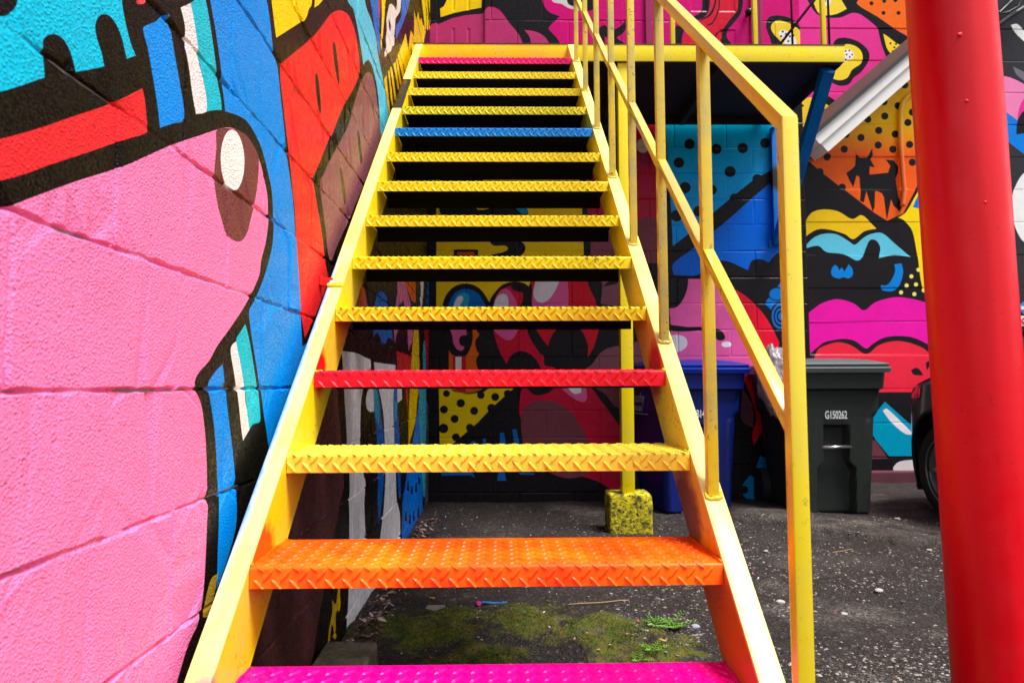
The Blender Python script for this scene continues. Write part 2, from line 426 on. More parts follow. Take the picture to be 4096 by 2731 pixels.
L.add(MAUVE, 'z3', [(755,1150),(780,1090),(830,980),(880,890),(930,780),(970,640),(1000,540),(1025,480),(1050,455),(1075,465),(1095,520),(1110,620),(1120,720),(1135,850),(1140,920),(1085,1040),(1000,1220),(930,1390),(860,1540),(820,1640),(800,1568),(790,1450),(770,1300)])
L.add(K, 'z3', [(985,840),(990,812),(1000,860),(1012,960),(1015,1010),(1005,1030),(995,950)])
L.add((74, 58, 20), 'z3', [(878,1070),(885,1045),(895,1100),(912,1200),(916,1270),(905,1285),(893,1200)])
L.add(LBLUE, 'z3', [(870,-200),(925,0),(960,60),(980,140),(1000,250),(1015,350),(1022,410),(1040,385),(1060,380),(1085,430),(1110,540),(1125,680),(1130,800),(1140,880),(1190,760),(1165,600),(1145,480),(1120,350),(1100,230),(1070,120),(1040,40),(990,-200)])
L.add((0, 110, 205), 'a4', [(160,-200),(275,-200),(272,60),(275,200),(285,400),(283,530),(270,480),(250,380),(225,240),(205,100)])
L.add((214, 30, 40), 'a4', [(262,-200),(295,-200),(285,100),(280,200),(272,100)])
L.add(YELLOW, 'a4', [(300,-200),(350,-200),(325,150),(310,320),(298,480),(290,400),(300,150)])
L.add((226, 216, 220), 'a4', [(370,50),(395,40),(425,75),(440,95),(445,-100),(485,-100),(475,80),(460,130),(430,180),(425,240),(420,300),(415,420),(395,440),(385,480),(360,500),(330,540),(325,500),(340,440),(335,370),(345,280),(342,180),(360,100)])
L.add((0, 104, 206), 'a4', [(485,-100),(575,-100),(555,60),(530,130),(500,220),(460,310),(435,375),(430,330),(432,250),(465,200),(485,120)])
L.add(K, 'a4', [(362,190),(372,185),(385,250),(375,300),(366,250)])
for a, b_ in ((668, 700), (704, 722), (730, 745), (752, 768), (775, 790)):
    L.add(YELLOW, 'a4', [(a - 12, -150), (b_ - 4, -150), (b_ + 20, 120 + (a % 7) * 22), (b_ + 12, 290), (b_, 270), (a + 22, 140)], sharp=True)
L.add((244, 196, 0), 'a4', [(605,95),(622,190),(640,110),(656,200),(670,170),(690,240),(712,300),(695,380),(690,445),(640,445),(560,610),(500,745),(475,640),(450,530),(490,420),(525,320),(548,460),(570,290),(602,340)], sharp=True)
for st in ([(320,745),(345,710),(380,1060),(368,1085)], [(360,670),(372,660),(407,985),(395,1010)], [(378,640),(394,625),(434,920),(420,950)], [(405,600),(426,585),(464,825),(450,850)], [(432,565),(447,545),(487,790),(472,802)]):
    L.add((238, 190, 0), 'a4', st, sharp=True)
# under the stairs
WG = (248, 242, 244)
L.add(WG, 'a1', [(108,475),(200,490),(250,515),(285,535),(287,590),(240,600),(238,700),(225,800),(220,950),(222,1070),(240,1240),(255,1300),(250,1400),(250,1480)], 'a2', [(1000,340),(1050,500),(1100,745),(1110,880),(1110,1150),(840,1150),(835,960),(845,745),(855,340)], 'a1', [(155,1400),(152,1240),(140,1070),(130,900),(120,760),(112,600)])
L.add(WG, 'a1', [(305,545),(370,555),(440,565),(442,590),(440,700),(432,800),(430,900),(435,1060),(445,1240),(450,1400),(470,1500)], 'a2', [(1290,340),(1285,480),(1110,480),(1115,345)], 'a1', [(370,1450),(380,1240),(375,1060),(370,900),(355,790),(335,700),(310,600)])
L.add(WG, 'a1', [(285,700),(300,705),(312,850),(290,858),(265,845),(255,800),(262,740)])
L.add(WG, 'a1', [(450,700),(480,700),(482,780),(455,795)])
L.add((0, 100, 196), 'a1', [(302,705),(330,720),(345,800),(355,900),(368,1000),(370,1070),(372,1240),(360,1400),(340,1568),(330,1400),(335,1240),(328,1070),(322,950),(308,850)])
L.add((40, 170, 200), 'a1', [(300,705),(325,715),(338,800),(342,900),(335,940),(318,880),(305,800)])
L.add((0, 100, 196), 'a1', [(435,700),(452,705),(455,800),(468,1000),(475,1240),(478,1390),(465,1390),(455,1240),(440,1068),(430,900),(428,800)])
L.add((40, 170, 200), 'a1', [(437,780),(455,800),(448,900),(438,920)])
L.add((240, 196, 0), 'a1', [(560,320),(585,320),(592,560),(590,700),(575,800),(570,900),(545,1000),(525,1068),(525,900),(530,760),(540,560)])
L.add((216, 34, 36), 'a1', [(447,475),(545,510),(535,600),(455,600)], sharp=True)
L.add((216, 34, 36), 'a1', [(507,700),(525,700),(520,860)], sharp=True)
L.add((222, 104, 150), 'a1', [(440,-80),(470,-40),(490,14),(510,80),(540,190),(500,205),(495,160),(485,170),(440,205),(455,80)])
L.add((226, 92, 18), 'a1', [(480,-60),(565,-60),(570,175),(545,160),(520,100),(500,50)])
L.add((200, 84, 20), 'a1', [(235,20),(250,100),(270,210),(165,215),(200,100)], sharp=True)
L.add((0, 104, 200), 'a1', [(306,240),(318,150),(335,110),(355,102),(375,120),(390,160),(400,240),(420,322),(428,415),(410,395),(390,400),(375,435),(355,420),(335,370),(315,365),(300,395)])
L.add((222, 104, 150), 'a1', [(430,300),(480,300),(450,370),(440,430)], sharp=True)
L.add((222, 104, 150), 'a1', [(515,300),(555,300),(548,400),(535,440),(525,480),(518,400)])
L.add((0, 96, 190), 'a1', [(655,-60),(685,-60),(692,120),(700,260),(630,260),(640,100)])
L.add(WG, 'a1', [(588,-60),(620,-60),(615,100),(605,195),(598,195),(600,80)])
L.add((40, 170, 200), 'a1', [(618,420),(632,420),(634,700),(636,900),(632,1068),(632,1240),(625,1390),(615,1380),(608,1240),(598,1068),(592,900),(595,700),(612,590)])
L.add((198, 22, 44), 'a1', [(622,322),(650,322),(670,400),(690,580),(690,700),(698,800),(702,930),(685,900),(665,800),(650,700),(640,585),(630,450)])
L.add((0, 104, 200), 'a1', [(672,360),(700,360),(702,560),(690,560)], sharp=True)
L.add((0, 110, 214), 'a1', [(590,790),(595,1068),(606,1240),(612,1400),(620,1545)], 'a2', [(1500,150),(1470,200),(1420,420),(1310,420),(1310,100)], 'a1', [(485,1430),(500,1350),(515,1240),(548,1068),(565,950)])
for (x, y, h) in ((522,1290,60),(545,1320,50),(570,1300,60),(590,1260,50),(508,1480,60),(535,1500,60),(558,1480,60),(585,1450,70)):
    L.add(K, 'a1', [(x-7,y+h),(x-3,y),(x+4,y),(x+6,y+h)], sharp=True)
L.add((84, 80, 86), 'a1', [(637,780),(662,880),(690,930),(706,1068),(712,1380),(650,1600),(625,1560),(630,1240),(636,1000)], sharp=True)
L.add((226, 178, 0), 'a2', [(755,742),(775,742),(770,800),(775,880),(765,965),(750,940),(735,1010),(745,1170),(725,1190),(715,1090),(700,1060),(690,1150),(682,1260),(666,1260),(675,1130),(690,1040),(705,960),(705,850),(730,890),(745,850)])
L.ell((96, 30, 60), 'a1', 690, 1000, 14, 55)

M_wall = wall_paint_mat('painted_block', 210, .8, .0028, .5, .11)
left = empty('block_wall', (XW, 3.0, 0), 'long painted concrete block wall with a pink and blue mural rising beside the yellow stairs', 'wall')
cl = courses(.35, YB + .01, -.06, 4.32, .2032, .4064, 2.15 * .549 + .003, EYE - .005, j=.0014, b=.0036, jit=.0014)
ms = build_painted(left, lambda u, v, d: (XW + d, u, v), (.35, -.06, YB + .01, 4.32), cl, L.reg, K, M_wall, rec=.011, seg=.022, wob=.0026, vert=.34, near=3.0)
for kx, me in ms.items(): link('mortar' if kx == 0 else 'concrete_block', me, parent=left)
M_conc = plain('grey_concrete', (150, 146, 140), .85, bump=.4, scale=80, var=.4)
bm = bmesh.new(); bm_box(bm, (XW - .2, .35, -.06), (XW - .008, YB + .2, 4.32)); link('wall_core', bm_mesh(bm, 'core'), M_conc, left)

# ---- block wall behind the stairs -----------------------------------------------------------------
B = Mural(1, YB)
Y2 = (246, 204, 6)
B.add(Y2, 'a3', [(118,-1700),(1600,-1700),(1640,-480),(1660,45),(1400,290),(1170,300),(1100,375),(690,580),(660,600),(118,600)], sharp=True)
B.add(K2, 'a8', [(160,300),(150,620),(185,680),(1060,680),(1080,640),(1020,580),(880,555),(780,560),(640,620),(560,625),(530,600),(540,570),(600,545),(600,280),(560,260),(200,260)])
B.add((0, 150, 200), 'a8', [(870,555),(980,560),(1050,590),(1085,660),(1020,670),(960,620)])
B.add((200, 20, 90), 'a8', [(545,255),(720,255),(740,310),(600,310)], sharp=True)
B.add((40, 160, 190), 'a8', [(15,260),(130,260),(130,320),(20,320)], sharp=True)
B.add(K2, 'a8', [(690,905),(800,905),(795,930),(830,950),(940,945),(1010,960),(1045,1000),(1050,1040),(1020,1090),(940,1130),(700,1130),(690,1095),(790,1075),(855,1050),(865,1020),(830,1000),(720,1000),(680,960)])
B.add(K2, 'a8', [(300,1040),(555,1040),(555,1340),(300,1340)], sharp=True)
B.add((206, 70, 24), 'a8', [(335,1065),(518,1065),(518,1230),(335,1230)], sharp=True)
B.add(K2, 'a8', [(1610,255),(1670,255),(1700,660),(1725,905),(1725,1100),(1660,1100),(1655,905),(1645,660)], sharp=True)
B.add((176, 12, 54), 'a8', [(1672,200),(1900,200),(1900,700),(1740,905),(1722,905),(1700,660)], sharp=True)
B.add((128, 62, 76), 'a8', [(1740,905),(1800,800),(2000,780),(2050,1400),(1700,1400),(1728,1100)])
B.add(K2, 'a3', [(118,590),(180,592),(185,560),(215,480),(270,410),(340,365),(430,350),(520,370),(590,420),(640,490),(672,545),(690,500),(740,430),(800,370),(870,340),(950,330),(1030,345),(1085,380),(1110,320),(1170,262),(1560,250),(1800,300),(1900,380),(2400,380),(2400,1600),(118,1600)])
B.add((0, 104, 190), 'a3', [(240,590),(265,520),(310,450),(370,415),(430,408),(500,420),(560,460),(600,520),(635,585),(640,640),(235,640)])
B.add((30, 160, 200), 'a3', [(290,580),(320,490),(360,455),(410,445),(455,470),(462,520),(440,600),(420,640),(300,640)])
B.add((226, 216, 222), 'a3', [(305,570),(330,510),(360,482),(390,485),(398,515),(375,560),(340,640),(295,640)])
R2 = (208, 14, 52)
B.add(R2, 'a3', [(725,540),(750,470),(800,410),(850,390),(900,370),(905,400),(950,430),(1025,445),(1020,530),(990,600),(990,700),(985,790),(1060,800),(1075,870),(1120,960),(1200,1080),(1240,1110),(1245,1190),(1280,1215),(1360,1240),(1360,1400),(860,1400),(855,1200),(800,1100),(750,970),(720,850),(712,700),(715,600)])
B.add((222, 90, 150), 'a3', [(725,540),(750,480),(800,420),(850,405),(890,430),(930,490),(965,580),(980,700),(980,800),(950,880),(910,930),(870,942),(810,920),(750,870),(720,830),(712,700),(715,600)])
B.add((226, 214, 222), 'a3', [(720,590),(735,530),(765,480),(810,458),(850,470),(870,510),(872,590),(860,660),(722,660)])
B.add(K2, 'a3', [(845,1230),(880,1130),(930,1075),(1000,1055),(1080,1075),(1150,1130),(1190,1190),(1215,1260),(1225,1400),(850,1400)])
B.add((212, 14, 40), 'a3', [(1150,230),(1710,230),(1700,320),(1720,400),(1760,480),(1790,560),(1815,800),(1800,900),(1760,1020),(1700,1125),(1705,1000),(1670,900),(1620,820),(1560,790),(1500,780),(1400,810),(1340,870),(1300,950),(1290,1005),(1220,920),(1150,790),(1120,600),(1120,430)])
B.add((222, 90, 150), 'a3', [(1170,230),(1460,230),(1495,380),(1500,500),(1495,590),(1470,700),(1300,740),(1160,660),(1120,570),(1130,430),(1150,340)])
B.add((226, 214, 222), 'a3', [(1185,230),(1425,230),(1390,360),(1350,440),(1300,510),(1240,548),(1180,540),(1140,490),(1135,420),(1150,350)])
B.add((134, 76, 90), 'a3', [(1860,330),(1940,290),(2100,280),(2350,300),(2400,620),(2010,590),(1835,560),(1850,450)])
B.add(K2, 'a3', [(1860,385),(1920,330),(2010,300),(2010,350),(1920,370)])
B.add((134, 76, 90), 'a3', [(1640,1300),(1680,1240),(1750,1190),(1820,1090),(1900,1030),(2025,1000),(2320,950),(2420,1100),(2420,1500),(2300,1560),(2050,1500)])
B.add((226, 96, 20), 'a3', [(490,760),(520,795),(545,850),(568,885),(530,940),(525,990),(545,1060),(565,1080),(535,1140),(540,1200),(555,1245),(600,1330),(640,1420),(560,1470),(430,1495),(320,1470),(255,1420),(250,1040),(270,1080),(320,1110),(390,1120),(440,1090),(480,1010),(500,920),(498,850)])
B.add((200, 24, 34), 'a3', [(290,1108),(430,1108),(425,1490),(350,1480),(290,1440)], sharp=True)
B.add((226, 214, 222), 'a3', [(318,1115),(382,1115),(380,1340),(347,1445),(318,1340)], sharp=True)
B.add((222, 90, 150), 'a3', [(240,780),(410,780),(430,830),(438,890),(400,890),(365,910),(355,950),(370,990),(410,1010),(400,1040),(370,1050),(330,1030),(300,980),(285,900),(270,850)])
B.add(Y2, 'z8', [(726,845),(780,845),(800,868),(880,884),(960,872),(1000,845),(1125,845),(1000,955),(930,1030),(790,1150),(730,1150)], sharp=True)
for x, y, r in ((765,880,18),(840,930,22),(752,963,21),(910,970,21),(808,1012,21),(1020,898,21),(945,888,20),(750,1062,25),(888,1058,21),(815,1108,21),(1000,955,22),(1085,880,20)): B.ell(K2, 'z8', x, y, r)
B.add(K2, 'z8', [(1120,838),(1170,845),(1230,880),(1300,868),(1340,838),(1330,830),(1300,850),(1230,858),(1170,830)])
B.add((206, 14, 58), 'z8', [(1150,900),(1160,860),(1180,850),(1230,888),(1300,876),(1345,838),(1500,838),(1560,900),(1620,980),(1680,1070),(1705,1150),(1710,1390),(1640,1390),(1560,1340),(1460,1310),(1380,1310),(1250,1200),(1150,1000)])
B.add((126, 62, 74), 'z8', [(1155,1010),(1170,960),(1210,925),(1270,915),(1340,925),(1410,970),(1460,1040),(1500,1110),(1530,1220),(1500,1300),(1380,1320),(1250,1260),(1180,1200),(1160,1100)])
B.add((230, 100, 160), 'z8', [(1360,838),(1480,838),(1500,900),(1480,925),(1430,905),(1385,870)])
B.add((244, 236, 240), 'z8', [(1390,838),(1460,838),(1470,875),(1430,880)])
B.add((126, 62, 74), 'z8', [(1520,838),(1670,838),(1680,960),(1640,940),(1590,880)])
for p in ([(1045,1085),(1065,1083),(1078,1150),(1045,1150)], [(1110,1068),(1130,1065),(1150,1150),(1120,1150)], [(955,1115),(972,1115),(970,1150),(958,1150)], [(895,1130),(915,1128),(925,1150),(900,1150)], [(735,1290),(900,1290),(915,1320),(890,1305),(740,1308)], [(1040,1270),(1065,1270),(1078,1335),(1030,1335)], [(1140,1290),(1225,1296),(1225,1304),(1150,1302)]):
    B.add((20, 104, 190), 'z8', p, sharp=True)
# to the right of the stairs
B.add((184, 14, 56), 'b5', [(400,-150),(790,-150),(800,300),(780,900),(700,870),(640,880),(585,930),(400,1100)])
B.add((150, 30, 66), 'b5', [(560,250),(600,130),(680,110),(770,130),(780,340),(700,380),(600,360)])
B.ell((206, 186, 178), 'b5', 640, 195, 62, 68)
B.add((120, 56, 66), 'b5', [(500,1050),(590,920),(640,880),(690,865),(750,880),(790,905),(800,1300),(500,1300)])
CY = ((0, 142, 236), 2.0, (0, 178, 226), 2.9)
B.add(CY, 'b5', [(850,0),(1990,0),(1990,330),(1840,430),(1700,500),(1500,660),(1320,810),(1150,960),(920,1140),(905,800),(875,400),(855,60)], sharp=True)
for x, y, r in ((1078,180,50),(1330,228,50),(1578,218,50),(1790,170,48),(978,355,50),(1200,400,48),(1460,440,53),(1035,590,54),(1288,610,48),(955,855,55),(1165,812,52),(1715,510,48),(1500,690,45),(1350,838,42)): B.ell(K2, 'b5', x, y, r)
B.add(((0, 92, 206), 1.3, (0, 106, 224), 2.4), 'z6', [(1340,300),(1235,360),(1110,460),(1000,560),(880,660),(720,790),(615,870),(620,940),(770,940),(830,870),(880,850),(960,855),(1030,885),(1085,910),(1110,850),(1170,842),(1215,860),(1240,830),(1290,785),(1340,760)])
B.add((236, 96, 168), 'z6', [(710,965),(815,968),(860,1000),(935,1010),(1000,1100),(1060,1290),(1110,1450),(1150,1520),(1100,1600),(500,1600),(560,1480),(600,1300),(590,1150),(640,1140),(680,1090),(705,1020)])
B.add((232, 20, 54), 'z6', [(935,1010),(1000,1030),(1080,1080),(1170,1170),(1230,1260),(1265,1330),(1280,1380),(1230,1410),(1190,1440),(1175,1500),(1150,1530),(1110,1450),(1060,1280),(1000,1120)])
B.add(K2, 'z6', [(590,1250),(700,1265),(780,1265),(850,1270),(910,1285),(940,1320),(935,1345),(900,1350),(860,1320),(790,1290),(700,1295),(600,1290)])
B.add((228, 218, 226), 'z6', [(600,1330),(640,1315),(690,1330),(705,1365),(690,1400),(640,1425),(600,1420)])
B.ell((244, 236, 240), 'z6', 950, 1375, 32, 18)
B.add((0, 110, 200), 'z6', [(1195,1115),(1250,1050),(1300,980),(1400,960),(1420,1320),(1310,1310),(1290,1270),(1240,1170)])
for r in (30, 55): B.ell(K2, 'z6', 1265, 1060, r, r * .8); B.ell((0, 110, 200), 'z6', 1265, 1060, r - 9, (r - 9) * .8)
for r in (95, 65, 38): B.ell(K2, 'z6', 1290, 1200, r * .7, r); B.ell((0, 110, 200), 'z6', 1290, 1200, (r - 14) * .7, r - 14)
B.add((226, 24, 44), 'b6', [(870,380),(1020,400),(1050,700),(1000,800),(950,890),(940,800),(970,700),(940,560)])
B.add((110, 60, 74), 'b6', [(870,470),(930,560),(950,650),(945,760),(860,700),(860,560)])
B.add((0, 128, 190), 'b6', [(1050,830),(1150,800),(1150,1280),(900,1280),(870,1180),(960,1060),(1000,960)])
for x, y, r in ((950,1080,38),(1030,940,36),(1042,1215,32),(880,1215,30)): B.ell(K2, 'b6', x, y, r)
# second storey
MG = (206, 6, 112)
B.add(MG, 'a4', [(560,470),(560,-300),(6000,-300),(6000,470)], sharp=True)
B.add(K2, 'a4', [(720,-200),(1300,-200),(1300,120),(1240,118),(1100,130),(960,160),(830,215),(780,225),(745,260),(720,330)], sharp=True)
B.add(Y2, 'a4', [(845,70),(880,50),(930,-60),(960,-200),(1250,-200),(1235,60),(1100,85),(980,110),(850,150)], sharp=True)
B.add((184, 52, 108), 'a4', [(715,470),(725,430),(730,330),(745,260),(780,225),(830,215),(960,165),(1100,130),(1240,118),(1300,70),(1370,90),(1440,140),(1530,240),(1600,350),(1650,470)])
B.add(K2, 'a4', [(1290,-200),(1760,-200),(1790,-60),(1830,60),(1880,120),(1975,155),(1870,265),(1900,310),(1960,380),(1990,470),(1900,470),(1850,370),(1790,320),(1720,295),(1640,285),(1690,350),(1730,470),(1650,470),(1590,330),(1500,220),(1420,110),(1350,70),(1290,65)])
B.add((184, 52, 108), 'a4', [(1640,285),(1720,295),(1790,320),(1850,370),(1900,470),(1730,470),(1690,350)])
B.add((206, 200, 196), 'a4', [(1880,-150),(2180,-150),(2240,20),(2190,100),(2060,80),(1990,40),(1900,10)])
B.add(K2, 'z4', [(130,0),(330,-100),(380,60),(300,90),(240,70),(150,40)])
B.add((212, 26, 54), 'z4', [(1090,-150),(1540,-150),(1510,60),(1440,160),(1370,230),(1370,290),(1470,400),(1000,400),(1050,290),(1160,180),(1240,100),(1260,0)])
B.add(K2, 'z4', [(1195,-150),(1265,-150),(1255,60),(1210,130),(1110,155),(1060,140),(1170,100),(1200,40)])
B.add(K2, 'z4', [(1475,-150),(1530,-150),(1510,80),(1440,180),(1400,230),(1400,290),(1490,400),(1440,400),(1360,290),(1360,230),(1420,140),(1480,60)])
B.add(K2, 'z4', [(985,210),(1010,195),(1055,215),(1040,300),(1045,400),(985,400),(978,280)])
for q in ([(1290,-100),(1310,0),(1270,110),(1170,160),(1175,150),(1255,100),(1296,0),(1276,-100)], [(1330,-100),(1340,40),(1290,170),(1240,195),(1240,185),(1282,160),(1328,40),(1316,-100)], [(1290,300),(1310,250),(1360,225),(1360,235),(1318,260),(1300,310)], [(1345,300),(1370,275),(1400,300),(1390,330),(1360,330)]):
    B.add(K2, 'z4', q)
B.add(K2, 'z4', [(370,270),(390,220),(430,200),(480,240),(560,200),(590,150),(590,240),(520,300),(590,350),(590,420),(520,400),(480,320),(430,290),(430,400),(370,400)])
B.add((206, 26, 70), 'z4', [(440,300),(480,330),(510,400),(440,400)])
B.add(K2, 'z5', [(100,160),(120,110),(180,98),(260,120),(330,190),(385,320),(170,320),(120,230)])
B.add((240, 204, 50), 'z5', [(132,165),(170,130),(240,145),(310,190),(350,240),(368,320),(240,320),(190,260),(145,210)])
B.add((240, 234, 230), 'z5', [(180,215),(200,190),(260,210),(290,260),(285,320),(240,300)])
for x, y in ((205,200),(195,230),(225,215),(250,230),(240,260),(265,258),(272,225)): B.ell(K2, 'z5', x, y, 7, n=8)
# doors on the landing: cells that replace the blocks there
ZL = 2.993
def door_cells(u0, u1, z1, key, knob):
    cs = []; st, ra = .11, .12
    us = [u0, u0 + st, (u0 + u1) / 2 - .045, (u0 + u1) / 2 + .045, u1 - st, u1]
    vs = [ZL - .03, ZL + .20, ZL + .72, ZL + .86, z1 - ra, z1]
    for i in range(5):
        for j in range(5):
            pan = i in (1, 3) and j in (1, 3)
            cs.append(dict(u0=us[i], u1=us[i + 1], v0=vs[j], v1=vs[j + 1], j=.0, b=.012 if pan else .0008, off=-.027 if pan else -.022, tu=0, tv=0, edge=-.022,
                           key=key + 1 + (i * 5 + j) if pan else key))
    return cs
d1 = (B.uv('a4', 822, 300)[0], B.uv('a4', 1262, 300)[0]); d2 = (B.uv('z4', 1005, 300)[0], B.uv('z4', 1575, 300)[0])
DZ = ZL + 1.33
holes = [(d1[0], ZL - .03, d1[1], 5), (d2[0], ZL - .03, d2[1], 5)]
HB = .2055
v_off = EYE + .424 - .0032
cb = courses(XW - .01, XC, -.06, 4.32, HB, HB * 2, -.066, v_off, holes, j=.003, b=.005, jit=.0008)
cb += door_cells(d1[0], d1[1], 4.32, 5000, None) + door_cells(d2[0], d2[1], 4.32, 6000, None)
M_wall2 = wall_paint_mat('painted_block_far', 120, .4, .003, .5, .1)
back = empty('mural_building', (1.0, YB, 0), 'concrete block building with yellow and red cartoon mural behind and above the stairs', 'building')
ms = build_painted(back, lambda u, v, d: (u, YB - d, v), (XW - .01, -.06, XC, 4.32), cb, B.reg, K2, M_wall2, rec=.0055, seg=.3, wob=.001)
doors = {}
for kx in (5000, 6000): doors[kx] = link('door', ms.pop(kx), parent=back)
for kx, me in ms.items():
    if kx > 5000: link('door_panel', me, parent=doors[5000 if kx < 6000 else 6000]); continue
    link('mortar' if kx == 0 else 'concrete_block', me, parent=back)
for kx in (5000, 6000):
    for ch in doors[kx].children: ch.location = (0, 0, 0)
bm = bmesh.new(); bm_box(bm, (XW - .01, YB + .045, -.06), (XC - .012, YB + 3.2, 4.3)); link('wall_core', bm_mesh(bm, 'core'), M_conc, back)
M_mag = steel_paint('magenta_trim', (150, 0, 80), .4, None, 0, .2)
M_knob = plain('dark_knob', (46, 22, 30), .35, .6, 0)
def trim(u0, u1, wid, par):
    for a in (u0 - wid, u1):
        bm = bmesh.new(); bm_box(bm, (a, YB - .022, ZL), (a + wid, YB + .03, 4.31), .004); link('door_frame', bm_mesh(bm, 'f'), M_mag, par)
trim(d1[1] - .001, d1[1], .001, back) if False else None
for a in (B.uv('z4', 1604, 200)[0], B.uv('z4', 1632, 200)[0]):
    bm = bmesh.new(); bm_box(bm, (a, YB - .03, ZL), (a + .028, YB - .001, 4.31), .004); link('door_frame', bm_mesh(bm, 'f'), M_mag, back)
a = B.uv('z4', 745, 200)[0]
bm = bmesh.new(); bm_box(bm, (a, YB - .025, ZL), (a + .05, YB - .001, 4.31), .004); link('door_frame', bm_mesh(bm, 'f'), M_mag, back)
p = on('z4', 1553, 108, 1, YB - .03)
bm = bmesh.new(); bmesh.ops.create_uvsphere(bm, u_segments=16, v_segments=10, radius=.03)
bmesh.ops.translate(bm, verts=bm.verts, vec=p - Vector((0, .02, 0))); bm_tube(bm, [p, p + Vector((0, .04, 0))], .012)
link('door_knob', bm_mesh(bm, 'k', True), M_knob, doors[6000])
doors[6000].children[-1].location = (0, 0, 0)

# ---- boarded wing to the right ---------------------------------------------------------------------
G = Mural(1, YR)
PK = (226, 54, 142)
G.add(PK, 'z5', [(100,-700),(1400,-700),(1060,460),(300,1050),(100,1050)], sharp=True)
G.add((240, 106, 24), 'z5', [(640,-400),(1200,-400),(1200,360),(1010,240),(900,180),(780,110),(670,30)], sharp=True)
for x, y in ((760,25),(840,10),(910,5),(835,85),(930,85),(990,160),(700,-40)): G.ell(K2, 'z5', x, y, 13, n=12)
G.add(K2, 'z5', [(540,-300),(660,-300),(690,-20),(670,30),(800,110),(900,180),(1010,245),(1100,300),(1100,330),(920,300),(800,180),(700,100),(640,85),(560,115),(450,110),(390,60),(340,-60),(380,-200)])
G.add((240, 206, 60), 'z5', [(380,-60),(540,-60),(570,0),(605,60),(530,95),(440,95),(400,30)])
G.add((240, 234, 230), 'z5', [(440,-60),(510,-60),(500,35),(460,40)])
for x, y in ((470,10),(485,-20),(458,-15),(490,22)): G.ell(K2, 'z5', x, y, 6, n=8)
G.add(K2, 'z5', [(515,300),(540,250),(600,240),(680,265),(740,320),(745,380),(700,450),(650,490),(620,530),(560,540),(500,510),(480,480),(520,420)])
G.add((244, 212, 50), 'z5', [(550,290),(620,280),(680,305),(705,350),(695,400),(640,440),(610,490),(560,505),(510,490),(495,465),(540,430),(560,380)])
G.add((240, 234, 230), 'z5', [(570,325),(620,312),(650,340),(645,365),(600,390),(560,420),(560,370)])
for x, y in ((598,322),(622,320),(640,345),(605,345),(600,375),(625,360)): G.ell(K2, 'z5', x, y, 6, n=8)
G.add(K2, 'z5', [(800,180),(900,240),(1010,270),(1080,290),(1000,360),(880,380),(830,300)])
G.add((244, 212, 50), 'z5', [(835,215),(860,230),(930,280),(985,295),(905,358),(860,310)])
for x, y in ((880,275),(905,300),(915,278),(895,325)): G.ell(K2, 'z5', x, y, 7, n=8)
G.add(K2, 'z5', [(380,760),(420,640),(470,600),(530,630),(570,670),(520,760),(420,830),(300,860),(250,760)])
G.add((240, 200, 40), 'z5', [(250,720),(360,615),(440,640),(500,670),(510,710),(430,740),(310,800)])
for x, y in ((330,665),(300,700),(435,660),(465,690),(425,705),(315,735),(480,720)): G.ell(K2, 'z5', x, y, 8, n=8)
OY = ((242, 96, 22), on('z5', 700, 960, 1, YR).z, (252, 196, 0), on('z5', 900, 770, 1, YR).z)
G.add(OY, 'z5', [(330,1040),(1060,430),(1300,300),(1300,1450),(860,1385),(780,1335),(690,1265),(560,1170),(450,1080),(370,1010)], sharp=True)
for x, y in ((970,535),(928,665),(1018,705),(845,730),(990,770),(738,750),(806,820),(910,843),(695,865),(600,845),(803,912),(895,938),(1000,908),(590,938),(485,985),(1020,1018),(840,640),(1070,830),(1075,945)): G.ell(K2, 'z5', x, y, 23, n=18)
G.add(K2, 'z5', [(655,930),(662,965),(690,990),(735,988),(765,932),(770,975),(757,1000),(785,1050),(752,1045),(752,1095),(868,1083),(882,1040),(852,1000),(905,1008),(932,1045),(930,1085),(915,1120),(930,1230),(955,1300),(940,1330),(900,1290),(885,1250),(865,1350),(858,1384),(840,1240),(830,1215),(800,1200),(785,1200),(782,1300),(770,1330),(730,1200),(715,1270),(690,1262),(695,1200),(688,1110),(670,1100),(650,1175),(625,1130),(605,1085),(640,1060),(660,1040),(664,985)], sharp=True)
G.add(K2, 'z5', [(250,1000),(340,1005),(450,1080),(560,1165),(690,1265),(780,1335),(860,1385),(960,1340),(1090,1090),(1200,1000),(1300,1000),(1300,2400),(250,2400)], sharp=True)
for x, y in ((440,1078),(580,1175)): G.ell(K2, 'z5', x, y, 24)
G.add((246, 200, 20), 'z5', [(340,1420),(372,1350),(420,1320),(490,1315),(560,1330),(640,1375),(700,1350),(760,1400),(795,1435),(720,1450),(650,1500),(600,1470),(500,1440),(420,1440),(340,1490)])
G.add((96, 196, 222), 'z7', [(270,100),(310,60),(360,42),(420,45),(480,80),(508,95),(550,60),(590,42),(640,40),(700,90),(775,155),(700,145),(620,160),(630,110),(610,75),(580,72),(560,110),(545,150),(515,172),(450,140),(370,130),(330,100),(270,112)])
G.add((250, 214, 0), 'z5', [(930,1365),(980,1330),(1090,1140),(1200,1000),(1300,1100),(1250,1800),(1140,1860),(1080,1800),(1050,1600),(1020,1450),(970,1385)])
G.add((0, 120, 214), 'z5', [(1020,1300),(1060,1220),(1120,1170),(1160,1390),(1100,1330),(1060,1310)])
G.add((0, 128, 214), 'z7', [(390,225),(405,195),(420,200),(430,220),(442,205),(455,225),(475,190),(492,210),(495,240),(475,258),(450,252),(430,258),(400,250)])
G.add((0, 128, 214), 'z7', [(695,190),(730,185),(738,230),(720,290),(690,318),(640,315),(630,290),(660,290),(685,260),(700,220)])
